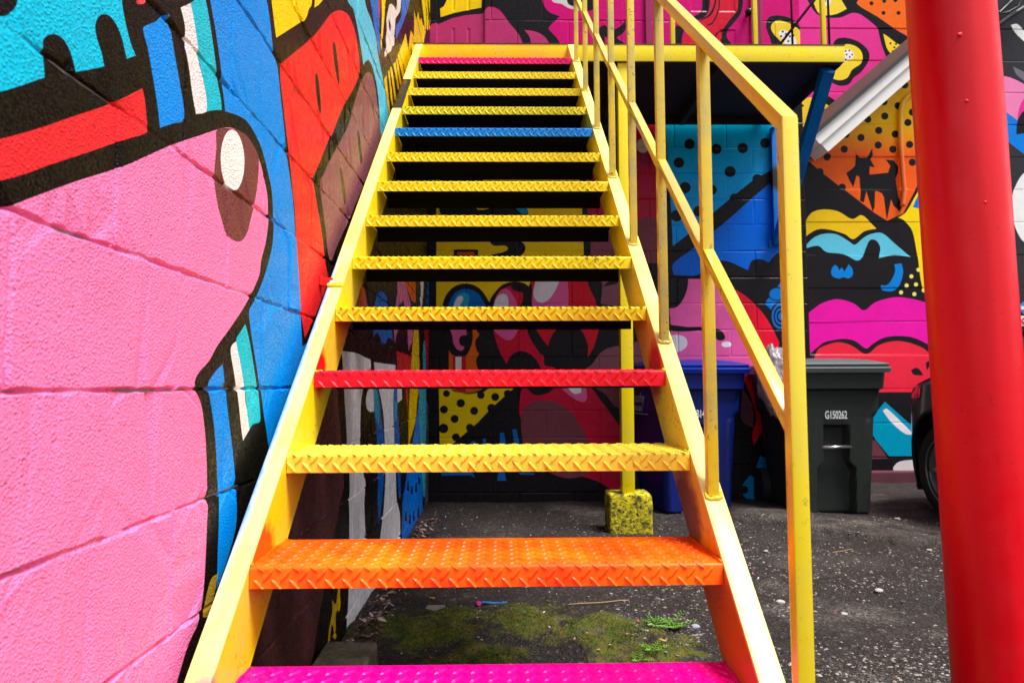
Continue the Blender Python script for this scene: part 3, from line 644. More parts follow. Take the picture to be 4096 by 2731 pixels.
for x, y in ((812,216),(778,248),(842,252),(800,287),(755,292),(729,325),(793,333),(838,315)): G.ell((240, 224, 110), 'z7', x, y, 10, n=12)
G.add((238, 18, 166), 'z7', [(270,450),(320,395),(370,368),(430,358),(500,378),(550,412),(600,375),(660,355),(720,348),(790,358),(850,375),(890,400),(960,440),(960,640),(900,600),(850,570),(780,540),(700,535),(640,545),(590,575),(560,595),(510,560),(460,548),(400,555),(350,570),(270,640)])
G.add((236, 40, 66), 'z7', [(270,720),(320,620),(335,595),(380,575),(430,565),(490,580),(550,620),(580,615),(620,580),(690,560),(760,565),(830,590),(890,625),(980,590),(980,806),(270,806)])
G.add(K2, 'z7', [(775,700),(800,688),(820,700),(835,725),(790,722)]); G.add(K2, 'z7', [(850,690),(848,665),(862,655),(868,670),(855,700)]); G.add(K2, 'z7', [(880,740),(910,725),(940,790),(880,785)])
G.add((240, 214, 60), 'z7', [(835,805),(845,790),(870,785),(885,805)])
G.add((0, 150, 186), 'z7', [(650,852),(760,950),(820,1000),(820,1115),(670,1115),(605,1035),(560,960)], sharp=True)
G.add((232, 226, 228), 'z7', [(640,895),(660,885),(750,970),(790,1010),(745,1005),(680,950)])
G.add((112, 58, 70), 'z7', [(500,1000),(605,1040),(665,1125),(500,1130)], sharp=True)
G.add((214, 206, 208), 'z7', [(690,1170),(720,1140),(800,1130),(800,1190),(700,1190)])
G.add((112, 58, 70), 'z7', [(300,1190),(1100,1190),(1100,1300),(300,1300)], sharp=True)
# right of the red column
G.add(((52, 50, 54)), 'b1', [(60,-300),(700,-300),(700,1800),(120,1800),(140,900),(100,400)], sharp=True)
G.add((240, 130, 180), 'b1', [(60,300),(100,335),(160,350),(230,385),(330,460),(330,560),(230,480),(205,500),(190,540),(120,490),(60,450)])
G.add((230, 50, 140), 'b1', [(190,540),(200,480),(230,440),(300,460),(230,540)])
G.add((0, 126, 222), 'b1', [(60,440),(118,490),(190,540),(230,570),(400,700),(400,800),(230,700),(125,620),(60,580)], sharp=True)
G.add(K2, 'b1', [(190,545),(215,500),(260,520),(300,600),(225,600),(185,605)])
G.add((240, 238, 234), 'b1', [(165,900),(185,830),(230,770),(330,740),(330,1120),(230,1090),(205,1070),(175,1000)])
G.add((110, 110, 116), 'b1', [(170,300),(230,330),(330,400),(300,420),(190,340)])
G.add((232, 232, 228), 'b1', [(160,115),(190,110),(240,160),(340,250),(300,250),(190,160)])
G.add((236, 100, 30), 'b1', [(146,812),(160,808),(155,845),(147,850)], sharp=True)
zs = [on('z5', 700, y, 1, YR).z for y in (115, 305, 500, 690, 785 + 5, 985, 1190, 1390)]
hS = (zs[0] - zs[7]) / 6.5
hS = .3075; so = on('z5', 700, 985, 1, YR).z
cg = courses(XC - .35, 9.0, 0.0, 5.2, hS, 30.0, -5, so, j=.003, b=.004, jit=.001, bond=False)
M_wall3 = wall_paint_mat('painted_boards', 90, .22, .003, .5, .1)
wing = empty('boarded_wing', (4, YR, 0), 'horizontally boarded building wing with orange, magenta and cat silhouette mural behind the bins and car', 'building')
ms = build_painted(wing, lambda u, v, d: (u, YR - d, v), (XC - .35, 0.0, 9.0, 5.2), cg, G.reg, K2, M_wall3, rec=.007, seg=.8, wob=.0006)
for kx, me in ms.items(): link('board_gap' if kx == 0 else 'siding_board', me, parent=wing)
bm = bmesh.new(); bm_box(bm, (XC - .35, YR + .012, -.05), (9, YR + .25, 5.2)); link('wall_core', bm_mesh(bm, 'core'), M_conc, wing)
M_maroon = steel_paint('maroon_footing', (96, 48, 60), .6, (70, 40, 48), .5, .3)
bm = bmesh.new(); bm_box(bm, (XC, YR - .10, -.05), (9, YR - .008, .10), .012); link('footing', bm_mesh(bm, 'f'), M_maroon, wing)
# ------------------------------------------------------------------ ground
def fbm(x, y, s, o=4):
    return noise.fractal(Vector((x * s, y * s, 3.7)), 1.0, 2.0, o)
MC = [on('F', x, y, 2, .02) for x, y in ((900,1440),(1040,1420),(1200,1415),(1330,1430),(1460,1450),(1520,1500),(1400,1480),(1100,1500),(1000,1460))]
def moss_mask(x, y):
    m = 0
    for p, r in zip(MC, (.22, .26, .28, .26, .24, .18, .2, .2, .2)):
        d = ((x - p.x) ** 2 + ((y - p.y) * 1.2) ** 2) ** .5
        m = max(m, 1 - d / r)
    return max(0, m)
def patch_edge(x, y):
    """old raised asphalt by the bins: 1 on the raised side of its broken edge"""
    e = 4.12 - 1.0 * (x - 1.85) + .10 * fbm(x, y, 2.2) + .03 * fbm(x, y, 12)
    if x > 2.2: e += .55 * (x - 2.2)
    return min(1, max(0, (y - e) / .025)) * min(1, max(0, (x - 1.2) / .5)) * min(1, max(0, (3.3 - x) / .5)) * min(1, max(0, (e + 1.1 - y) / .8))
def gz(x, y):
    if x < -.8 or x > 8 or y < 0 or y > 6.6: return 0.0
    m = moss_mask(x, y)
    z = .012 * fbm(x, y, 1.3) + .006 * fbm(x, y, 9) + .0030 * fbm(x, y, 36, 2)
    if m > 0: z += (.045 * min(1, m * 1.6)) * (.55 + .6 * fbm(x, y, 6)) + .016 * m * fbm(x, y, 24)
    z += .038 * patch_edge(x, y)
    return z
def axis_coords(lo, hi, a, b, step):
    c = list(np.arange(a, b, step)); d = step; v = b
    while v < hi: c.append(v); d *= 1.35; v += d
    c.append(hi); d = step; v = a - step; pre = []
    while v > lo: pre.append(v); d *= 1.35; v -= d
    return [lo] + pre[::-1] + c
gx = axis_coords(-250, 250, -.62, 3.6, .016); gy = axis_coords(-250, 250, 1.6, 5.5, .016)
V = [(x, y, gz(x, y)) for y in gy for x in gx]; nx = len(gx)
F = [(j * nx + i, j * nx + i + 1, (j + 1) * nx + i + 1, (j + 1) * nx + i) for j in range(len(gy) - 1) for i in range(nx - 1)]
gme = mesh('ground', V, F, True)
mm = np.array([moss_mask(v[0], v[1]) if (-.7 < v[0] < 1.6 and 1.5 < v[1] < 3.6) else 0 for v in V], np.float32)
pm = np.array([patch_edge(v[0], v[1]) if (1.1 < v[0] < 3.4 and 3 < v[1] < 5.6) else 0 for v in V], np.float32)
gp = gme.attributes.new('patch', 'FLOAT', 'POINT'); gp.data.foreach_set('value', pm)
ga = gme.attributes.new('moss', 'FLOAT', 'POINT'); ga.data.foreach_set('value', mm)
k = NT('asphalt')
vo = k.n('ShaderNodeTexVoronoi'); vo.inputs['Scale'].default_value = 95; k.l(k.pos(), vo.inputs['Vector'])
stone = k.ramp(vo.outputs['Color'], [(.0, lin((26, 20, 19))), (.55, lin((42, 33, 31))), (.78, lin((66, 55, 51))), (.93, lin((112, 106, 102)))])
vo2 = k.n('ShaderNodeTexVoronoi'); vo2.inputs['Scale'].default_value = 190; k.l(k.pos(), vo2.inputs['Vector'])
stone2 = k.ramp(vo2.outputs['Color'], [(.0, lin((22, 17, 16))), (.7, lin((40, 32, 30))), (.95, lin((96, 90, 86)))])
c = k.mix(k.step(k.noise(1.6, 4), .4, .62), stone, stone2)
brown = k.mix(k.step(k.noise(7, 5), .4, .65), lin((29, 21, 17)), lin((50, 38, 31)))
sep = k.n('ShaderNodeSeparateXYZ'); k.l(k.pos(), sep.inputs[0])
dirt = k.math('MULTIPLY', k.step(k.noise(2.3, 5, .65), .42, .66), .85)
c = k.mix(dirt, c, brown)
c = k.mix(k.math('MULTIPLY', k.step(k.noise(.9, 5), .55, .7), .6), c, lin((70, 64, 60)))
pat = k.n('ShaderNodeAttribute', attribute_name='patch').outputs['Fac']
c = k.mix(k.math('MULTIPLY', pat, k.math('MULTIPLY', k.step(k.noise(5, 6, .7), .40, .62), .75)), c, k.mix(k.step(k.noise(90, 3), .45, .6), lin((70, 62, 56)), lin((124, 112, 104))))
c = k.mix(k.math('MULTIPLY', k.step(k.noise(1.15, 6, .72), .54, .66), k.step(k.noise(75, 3), .42, .6)), c, lin((112, 104, 98)))
att = k.n('ShaderNodeAttribute', attribute_name='moss').outputs['Fac']
mm_ = k.step(k.math('ADD', att, k.math('MULTIPLY', k.math('SUBTRACT', k.noise(5.5, 6, .75), .52), 4.2)), .15, .5)
mm_ = k.math('MULTIPLY', mm_, k.step(att, .01, .12))
mossc = k.mix(k.step(k.noise(16, 5), .35, .65), lin((60, 74, 2)), lin((98, 88, 30)))
mossc = k.mix(k.step(k.noise(60, 3), .5, .7), mossc, lin((34, 40, 4)))
c = k.mix(mm_, c, mossc)
k.l(c, k.b.inputs['Base Color'])
k.rough(k.ramp(k.noise(5, 4), [(.35, (.62,) * 3 + (1,)), (.7, (.92,) * 3 + (1,))]))
k.b.inputs['Specular IOR Level'].default_value = .3
k.bump(k.math('ADD', vo.outputs['Distance'], k.noise(140, 4)), .9, .006)
M_ground = k.m
tag(link('ground', gme, M_ground), kind='structure')

# ------------------------------------------------------------------ stairs
XL, XR = -.4754, .4246
Y1, Z1, RUN, RISE, DEP = 1.3347, EYE - .3405, .2175, .1887, .2368
SL = RISE / RUN; TH = math.atan(SL)
def zn(y): return Z1 + (y - Y1) * SL
YT = Y1 + 13 * RUN      # landing front
SPR = [((255, 0, 130), XL, Y1 - RUN, Z1 - RISE, .10), ((255, 96, 10), XL, Y1 + .08, Z1 + .0, .085), ((240, 20, 30), XL, Y1 + 2 * RUN + .06, Z1 + 2 * RISE + .0, .085)]
SPL = SPR
SPQ = [((255, 0, 130), XR, Y1 - RUN, Z1 - RISE, .10), ((206, 116, 16), XR, Y1 + .05, Z1 - .13, .20), ((206, 116, 16), XR, Y1 - .06, Z1 - .22, .22), ((150, 84, 16), XR, Y1 + RUN + .0, Z1 + RISE - .16, .10), ((196, 30, 40), XR, Y1 + 2 * RUN + .12, Z1 + 2 * RISE + .0, .11), ((150, 96, 20), XR, Y1 + .28, Z1 + .05, .12)]
M_flL = steel_paint('yellow_flange_left', (253, 236, 136), .26, (250, 218, 66), .5, .25, SPR[:1])  # paler than the stringer yellow: bright sky sheen painted into the upper flange
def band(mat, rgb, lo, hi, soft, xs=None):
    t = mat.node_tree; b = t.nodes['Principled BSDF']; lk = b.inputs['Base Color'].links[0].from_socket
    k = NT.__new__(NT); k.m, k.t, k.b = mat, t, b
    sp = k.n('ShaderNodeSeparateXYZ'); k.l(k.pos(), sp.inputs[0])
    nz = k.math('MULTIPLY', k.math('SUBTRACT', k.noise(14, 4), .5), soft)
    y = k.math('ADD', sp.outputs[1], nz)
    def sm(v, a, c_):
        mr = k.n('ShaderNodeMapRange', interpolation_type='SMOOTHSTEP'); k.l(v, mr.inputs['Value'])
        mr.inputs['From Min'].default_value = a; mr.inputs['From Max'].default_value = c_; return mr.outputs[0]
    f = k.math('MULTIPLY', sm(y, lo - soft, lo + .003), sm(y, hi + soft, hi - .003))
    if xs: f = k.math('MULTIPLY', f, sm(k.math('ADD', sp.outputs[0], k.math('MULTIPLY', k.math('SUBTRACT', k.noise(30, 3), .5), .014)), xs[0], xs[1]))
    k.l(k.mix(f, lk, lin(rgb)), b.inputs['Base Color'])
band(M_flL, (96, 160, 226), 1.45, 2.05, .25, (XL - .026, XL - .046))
band(M_flL, (24, 20, 18), 3.27, 3.62, .004)
M_flR = steel_paint('yellow_flange_right', (253, 236, 140), .26, (250, 222, 80), .5, .3)  # same pale yellow, sky sheen put into the colour
M_strL = steel_paint('yellow_stringer_left', YEL, .3, FADE, .55, .5, SPL)
M_strR = steel_paint('yellow_stringer_right', (246, 212, 30), .32, FADE, .5, .8, SPQ)
M_newel = steel_paint('yellow_newel', (248, 216, 36), .3, (234, 206, 84), .6, .4)
M_yel = steel_paint('yellow_rail', (238, 206, 40), .34, (186, 172, 104), .85, .9, grime_rgb=(60, 44, 30))
for m_ in (M_yel, M_newel):
    m_.node_tree.nodes['Principled BSDF'].inputs['Coat Weight'].default_value = .8; m_.node_tree.nodes['Principled BSDF'].inputs['Coat Roughness'].default_value = .18
M_yel2 = steel_paint('yellow_beam', YEL, .34, FADE, .35, .4)
stair = empty('steel_staircase', (0, Y1 - Z1 / SL, 0), 'open-riser yellow steel staircase with coloured checker plate treads along the mural wall', 'staircase')
DV = .262 if False else .205
tf = .008 / math.cos(TH)
def stringer(side, mat, fmat):
    x0 = XL if side < 0 else XR; fl = .044
    y0 = Y1 - Z1 / SL; ye = YT + (.02 if side < 0 else .0)
    bm = bmesh.new()
    xa, xb = (x0 - .007, x0 - .0005) if side < 0 else (x0 + .0005, x0 + .007)
    bm_prism(bm, [(y0 + .002, 0), (ye, zn(ye)), (ye, zn(ye) - DV), (y0 + DV / SL, 0)], 0, xa, xb)
    st = link('stringer', bm_mesh(bm, 's'), mat, stair)
    for dz in (0, -DV + tf):
        bm = bmesh.new()
        a, b_ = (x0 - fl, x0) if side < 0 else (x0, x0 + fl)
        yb = y0 - dz / SL
        bm_prism(bm, [(yb + .01, zn(yb + .01) + dz + .0008), (ye, zn(ye) + dz + .0008), (ye, zn(ye) + dz - tf), (yb + .01, zn(yb + .01) + dz - tf)], 0, a, b_, .0025)
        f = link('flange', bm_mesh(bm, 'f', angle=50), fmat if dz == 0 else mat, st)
        f.location = (0, 0, 0)
    return st
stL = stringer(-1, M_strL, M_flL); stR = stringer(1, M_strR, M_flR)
# splice lip and wall bracket on the left stringer
ys = on('F', 770, 648, 0, XL - .02).y
bm = bmesh.new(); bm_bar(bm, (XL - .022, ys, zn(ys) + .003), (XL - .022, ys + .014 * math.cos(TH), zn(ys) + .003 + .014 * math.sin(TH)), .046, .010, .002)
link('splice_weld', bm_mesh(bm, 'w'), M_strL, stair)
M_redtab = steel_paint('red_tab', (226, 40, 40), .4, None, 0, .5)
bm = bmesh.new(); bm_box(bm, (XW + .0, ys + .03, zn(ys) + .01), (XL - .035, ys + .036, zn(ys) + .035), .002); bm_box(bm, (XW + .002, ys + .015, zn(ys) + .01), (XW + .008, ys + .04, zn(ys) + .04), .001)
link('wall_bracket', bm_mesh(bm, 'w'), M_redtab, stair)
# treads
LIPF, LIPB, TK, RB = .040, .046, .005, .006
prof = [(DEP, -LIPB), (DEP, -.004), (DEP - .004, 0)]
for a in range(0, 5):
    t = math.radians(90 - a * 22.5 + 0); prof.append((RB - RB * math.cos(math.radians(a * 22.5)) * 1.0 if False else RB - RB * math.sin(math.radians(a * 22.5)), -RB + RB * math.cos(math.radians(a * 22.5))))
prof += [(0, -LIPF), (TK, -LIPF), (TK, -TK - .003), (TK + .003, -TK), (DEP - TK, -TK), (DEP - TK, -LIPB)]
bm = bmesh.new(); bm_prism(bm, prof, 0, XL + .001, XR - .001)
tread_me = bm_mesh(bm, 'tread', angle=35)
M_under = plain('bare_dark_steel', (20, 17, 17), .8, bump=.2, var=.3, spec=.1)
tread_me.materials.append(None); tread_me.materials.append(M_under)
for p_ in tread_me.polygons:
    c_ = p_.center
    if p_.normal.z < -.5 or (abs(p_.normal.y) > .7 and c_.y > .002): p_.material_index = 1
def lozenges(phase):
    V, F = [], []; Lh, Wh, H = .0155, .0047, .0030
    lens = [(-Lh, 0), (-Lh * .55, -Wh * .8), (0, -Wh), (Lh * .55, -Wh * .8), (Lh, 0), (Lh * .55, Wh * .8), (0, Wh), (-Lh * .55, Wh * .8)]
    rows = int((DEP + LIPF) / .0172); pit = .0334
    for r in range(rows + 1):
        s = -.0285 + r * .0177 - phase * .0055     # distance along the bent plate, 0 at the front edge
        ang = math.radians(48) * (1 if r % 2 else -1)
        if s > DEP - .012: continue
        n = int((XR - XL) / pit) + 1
        for i in range(n):
            x = XL + .012 + (i + (.5 if r % 2 else 0)) * pit + phase * .007
            if x > XR - .014: continue
            b = len(V); c_, s_ = math.cos(ang), math.sin(ang); pts = []
            for (u, v) in lens: pts.append((u * c_ - v * s_, u * s_ + v * c_, 0.0))
            for u in (-Lh * .62, Lh * .62): pts.append((u * c_, u * s_, H))
            ok = True
            for (u, v, h) in pts:
                q = s + v
                q = min(max(q, -LIPF + .0005), DEP - .004)
                if q >= 0: V.append((x + u, q, h + .0003))
                else: V.append((x + u, -h - .0003, q))
            for kk in range(8):
                t0, t1 = (8, 8) if kk in (0, 7) else (9, 9) if kk in (3, 4) else (None, None)
                a, b2 = b + kk, b + (kk + 1) % 8
                if kk in (0, 7): F.append((a, b2, b + 8))
                elif kk in (3, 4): F.append((a, b2, b + 9))
                else: F.append((a, b2, b + 9, b + 8) if kk in (1, 2) else (a, b2, b + 8, b + 9))
    # quads between the side vertices and the ridge come out as thin planar strips
    return mesh('tread_pattern', V, F)
pats = [lozenges(0), lozenges(1)]
TCOL = {-1: (246, 214, 20), 0: (255, 0, 132), 1: (255, 84, 8), 2: (248, 218, 66), 3: (242, 12, 42), 9: (0, 124, 224), 13: (236, 0, 118)}
tm = {}
def tread_mat(i):
    c = TCOL.get(i, (238, 210, 20)); key = c
    if key not in tm:
        tm[key] = steel_paint('tread_%d' % i, c, .36 if i in (0, 1, 3) else .38, (255, 150, 10) if i == 1 else None, .6, .25 if i in (0, 1, 3) else .95, grime_rgb=(88, 62, 22))
    return tm[key]
names = {0: 'magenta', 1: 'orange', 3: 'red', 9: 'blue', 13: 'magenta'}
for i in range(-1, 14):
    m = tread_mat(i)
    t = bpy.data.objects.new('tread', tread_me); COL.objects.link(t); t.parent = stair
    t.location = (0, Y1 + (i - 1) * RUN - stair.location.y, Z1 + (i - 1) * RISE)
    p = bpy.data.objects.new('tread_pattern', pats[i % 2]); COL.objects.link(p); p.parent = t; p['kind'] = 'stuff'
    for o in (t, p):
        if not o.data.materials: o.data.materials.append(None)
        o.material_slots[0].link = 'OBJECT'; o.material_slots[0].material = m
    if i in names: t['label'] = names[i] + ' painted checker plate tread'
    # weld beads where the tread meets the stringers
    if i <= 4:
        for sx in (XL + .002, XR - .002):
            bm = bmesh.new(); yy = [.004 + k_ * .011 for k_ in range(21)]
            bm_tube(bm, [(sx + random.uniform(-.001, .001), y_, random.uniform(-.001, .002)) for y_ in yy], [random.uniform(.0025, .0052) for _ in yy], 6)
            wo = bpy.data.objects.new('weld_bead', bm_mesh(bm, 'weld', True)); COL.objects.link(wo); wo.parent = t
            wo.data.materials.append(m if i in (0, 1, 2) else M_yel2)
# railing, standing on the flange of the right stringer
XP = .4460; RS = .0256
def rail_z(y): return zn(y) + 1.000 - .026 * (y - 1.05)
def mid_z(y): return zn(y) + .527 - .05 * (y - 1.1)
yN = 1.041
sR = SL - .026; hR = RS / 2; vR = hR * math.sqrt(1 + sR * sR); yE = YT + .10; z0 = zn(yN) - .02
zo, zi = rail_z(yN - hR) + vR, rail_z(yN + hR) - vR
bm = bmesh.new(); bm_prism(bm, [(yN - hR, z0), (yN - hR, zo), (yN + hR, zi), (yN + hR, z0)], 0, XP - hR, XP + hR, .0032); link('newel_post', bm_mesh(bm, 'n', angle=40), M_newel, stair)
bm = bmesh.new(); bm_prism(bm, [(yN - hR, zo), (yE, rail_z(yE) + vR), (yE, rail_z(yE) - vR), (yN + hR, zi)], 0, XP - hR, XP + hR, .0032); link('handrail', bm_mesh(bm, 'n', angle=40), M_newel, stair)
yb = [1.465 + .4035 * i for i in range(7)]
for y in yb:
    bm = bmesh.new(); bm_bar(bm, (XP, y, zn(y) - .006), (XP, y, rail_z(y) - .012), RS * .92, RS * .92, .002)
    o = link('baluster', bm_mesh(bm, 'n', angle=40), M_yel, stair)
    bm = bmesh.new(); pts = [(XP + dx, y - RS * .5 + dy, zn(y) + (-RS * .5 + dy) * SL + .003 + random.uniform(-.001, .002)) for dx, dy in ((-.016, .01), (-.015, 0), (-.008, -.003), (0, -.002), (.008, -.003), (.015, 0), (.016, .01))]
    bm_tube(bm, pts, [random.uniform(.003, .0052) for _ in pts], 6); w_ = link('weld_bead', bm_mesh(bm, 'w', True), M_yel, o); w_.location = (0, 0, 0)
seq = [yN] + yb
for a, b_ in zip(seq, seq[1:]):
    bm = bmesh.new(); ya, yb_ = a + RS * .35, b_ - RS * .2
    bm_bar(bm, (XP, ya, mid_z(ya) - .006), (XP, yb_, mid_z(yb_) + .004), RS * .9, RS * .8, .002)
    link('mid_rail', bm_mesh(bm, 'n', angle=40), M_yel, stair)

# ------------------------------------------------------------------ landing
land = empty('steel_landing', (1.0, YT, 0), 'yellow edged steel landing at the top of the stairs on a slim post', 'landing')
XE = 2.163; ZB = ZL - .105
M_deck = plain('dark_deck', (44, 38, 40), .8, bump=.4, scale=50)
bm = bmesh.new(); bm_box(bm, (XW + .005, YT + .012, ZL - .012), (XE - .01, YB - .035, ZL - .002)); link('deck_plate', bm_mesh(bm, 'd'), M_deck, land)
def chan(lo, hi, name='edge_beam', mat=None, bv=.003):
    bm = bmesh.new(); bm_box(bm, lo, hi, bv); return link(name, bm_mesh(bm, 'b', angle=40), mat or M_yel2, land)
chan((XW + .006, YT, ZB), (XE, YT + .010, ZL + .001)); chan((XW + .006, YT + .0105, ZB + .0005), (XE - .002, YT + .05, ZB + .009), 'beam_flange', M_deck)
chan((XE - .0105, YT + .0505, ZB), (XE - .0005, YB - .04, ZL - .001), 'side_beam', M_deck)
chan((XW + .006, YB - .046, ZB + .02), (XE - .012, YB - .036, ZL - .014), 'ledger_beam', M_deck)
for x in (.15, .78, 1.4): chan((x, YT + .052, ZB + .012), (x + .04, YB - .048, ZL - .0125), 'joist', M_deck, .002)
# thin dark steel lip on the deck edge
chan((XL - .06, YT - .003, ZL + .0015), (XE + .002, YT + .012, ZL + .006), 'deck_lip', plain('rusty_lip', (64, 40, 34), .7), .001)
# post under the landing with its concrete footing
xp = (.733 + .812) / 2; yp = YT + .055
bm = bmesh.new(); bm_bar(bm, (xp - .004, yp, .228), (xp + .004, yp, ZB - .001), .076, .076, .006, seg=2); link('support_post', bm_mesh(bm, 'p', angle=40), M_yel2, land)
bm = bmesh.new(); bm_box(bm, (.648, YT + .0, -.03), (.908, YT + .20, .228), .022, 3)
bmesh.ops.subdivide_edges(bm, edges=bm.edges, cuts=3, use_grid_fill=True)
for v in bm.verts: v.co += Vector((noise.noise(v.co * 14), noise.noise(v.co * 14 + Vector((9, 0, 0))), noise.noise(v.co * 14 + Vector((0, 9, 0))))) * .008
k = NT('mossy_yellow_concrete')
c = k.mix(k.step(k.noise(22, 5, .7), .42, .6), lin((232, 212, 10)), lin((110, 104, 20)))
c = k.mix(k.step(k.noise(42, 5, .75), .50, .60), c, lin((34, 32, 14)))
k.l(c, k.b.inputs['Base Color']); k.rough(.8); k.bump(k.noise(60, 5, .7), .9, .01)
foot = link('concrete_footing', bm_mesh(bm, 'foot', angle=60), k.m)
tag(foot, 'mossy yellow painted concrete block under the landing post', 'block')
# landing rail
M_dkred = steel_paint('dark_red_rod', (72, 14, 34), .4, None, 0, .3)
yl = YT + .03
for x in (1.089, 1.611, 2.045):
    bm = bmesh.new(); bm_bar(bm, (x, yl, ZL - .004), (x, yl, ZL + .95), .027, .027, .002); link('rail_post', bm_mesh(bm, 'r', angle=40), M_yel2, land)
bm = bmesh.new(); bm_bar(bm, (XP, yl, ZL + .955), (2.062, yl, ZL + .955), .03, .03, .002, up=Vector((0, 0, 1))); link('top_rail', bm_mesh(bm, 'r', angle=40), M_yel2, land)
for x in (1.874, 2.112):
    bm = bmesh.new(); bm_tube(bm, [(x, yl + .06, ZL - .003), (x, yl + .06, ZL + .94)], .0075, 8); link('rod', bm_mesh(bm, 'r', True), M_dkred, land)
a_, b_ = Vector((1.753, yl + .06, ZL)), Vector((1.99, yl + .06, ZL + .302)); bm = bmesh.new(); bm_tube(bm, [a_, a_ + (b_ - a_) * 2.9], .0085, 8); link('diagonal_rod', bm_mesh(bm, 'r', True), M_dkred, land)
# triangular wall bracket
M_blue = steel_paint('blue_bracket', (0, 112, 206), .38, (0, 150, 214), .3, .3, [((40, 34, 38), 2.17, 5.27, 2.48, .13)])
xb = 2.155
bm = bmesh.new(); bm_box(bm, (xb - .03, YB - .055, 1.955), (xb + .03, YB - .006, ZB - .002), .003)
bm_box(bm, (xb - .055, YB - .012, 1.945), (xb + .055, YB - .0055, 2.0), .001); link('bracket_leg', bm_mesh(bm, 'b', angle=40), M_blue, land)
bm = bmesh.new(); bm_bar(bm, (xb - .06, YT + .09, ZB - .012), (xb, YB - .05, 1.985), .07, .06, .003); link('bracket_strut', bm_mesh(bm, 'b', angle=40), M_blue, land)

# ------------------------------------------------------------------ red column
M_red = steel_paint('red_column', (228, 0, 22), .34, (234, 4, 34), .5, .25, grime_rgb=(120, 10, 20))
YCOL = 1.32
pT = (on('F', 2085, 0, 1, YCOL) + on('F', 2277.4, 0, 1, YCOL)) / 2; pB_ = (on('F', 2194, 1567, 1, YCOL) + on('F', 2392, 1567, 1, YCOL)) / 2
rC = .0765
ax = (pT - pB_).normalized(); base = pB_ - ax * (pB_.z / ax.z)
col_ = empty('steel_column', base, 'thick round red painted steel column standing on the asphalt to the right of the stairs', 'column')
bm = bmesh.new(); N = 96; rows = 120; top = 3.4
rings = []
for j in range(rows + 1):
    z = top * j / rows; c0 = base + ax * (z / ax.z)
    ring_ = []
    for i in range(N):
        a = 2 * math.pi * i / N; n_ = Vector((math.cos(a), math.sin(a), 0))
        r = rC + .0012 * noise.noise(Vector((n_.x * 3, n_.y * 3, z * 4)))
        ring_.append(bm.verts.new(c0 + n_ * r))
    rings.append(ring_)
for a, b_ in zip(rings, rings[1:]):
    for i in range(N): bm.faces.new((a[i], a[(i + 1) % N], b_[(i + 1) % N], b_[i]))
link('shaft', bm_mesh(bm, 'shaft', True), M_red, col_)
bm = bmesh.new(); bm_box(bm, (base.x - .13, base.y - .13, -.01), (base.x + .13, base.y + .13, .016), .003); link('base_plate', bm_mesh(bm, 'bp'), M_red, col_)
for (x, y, r) in ((2207, 80, .006), (2222, 232, .004), (2265, 465, .0045)):
    d = ray('F', x, y); # nearest hit on the shaft
    t0 = None
    for t in np.arange(1.1, 1.45, .0005):
        q = Vector((0, 0, EYE)) + d * t; c0 = base + ax * (q.z / ax.z)
        if (Vector((q.x - c0.x, q.y - c0.y))).length < rC: t0 = q; break
    if t0 is not None:
        bm = bmesh.new(); bmesh.ops.create_icosphere(bm, subdivisions=2, radius=r)
        for v in bm.verts: v.co = Vector((v.co.x * 1.1, v.co.y * .28, v.co.z * .8)) * (1 + .3 * noise.noise(v.co * 300)) + t0
        link('paint_blob', bm_mesh(bm, 'blob', True), M_red, col_)

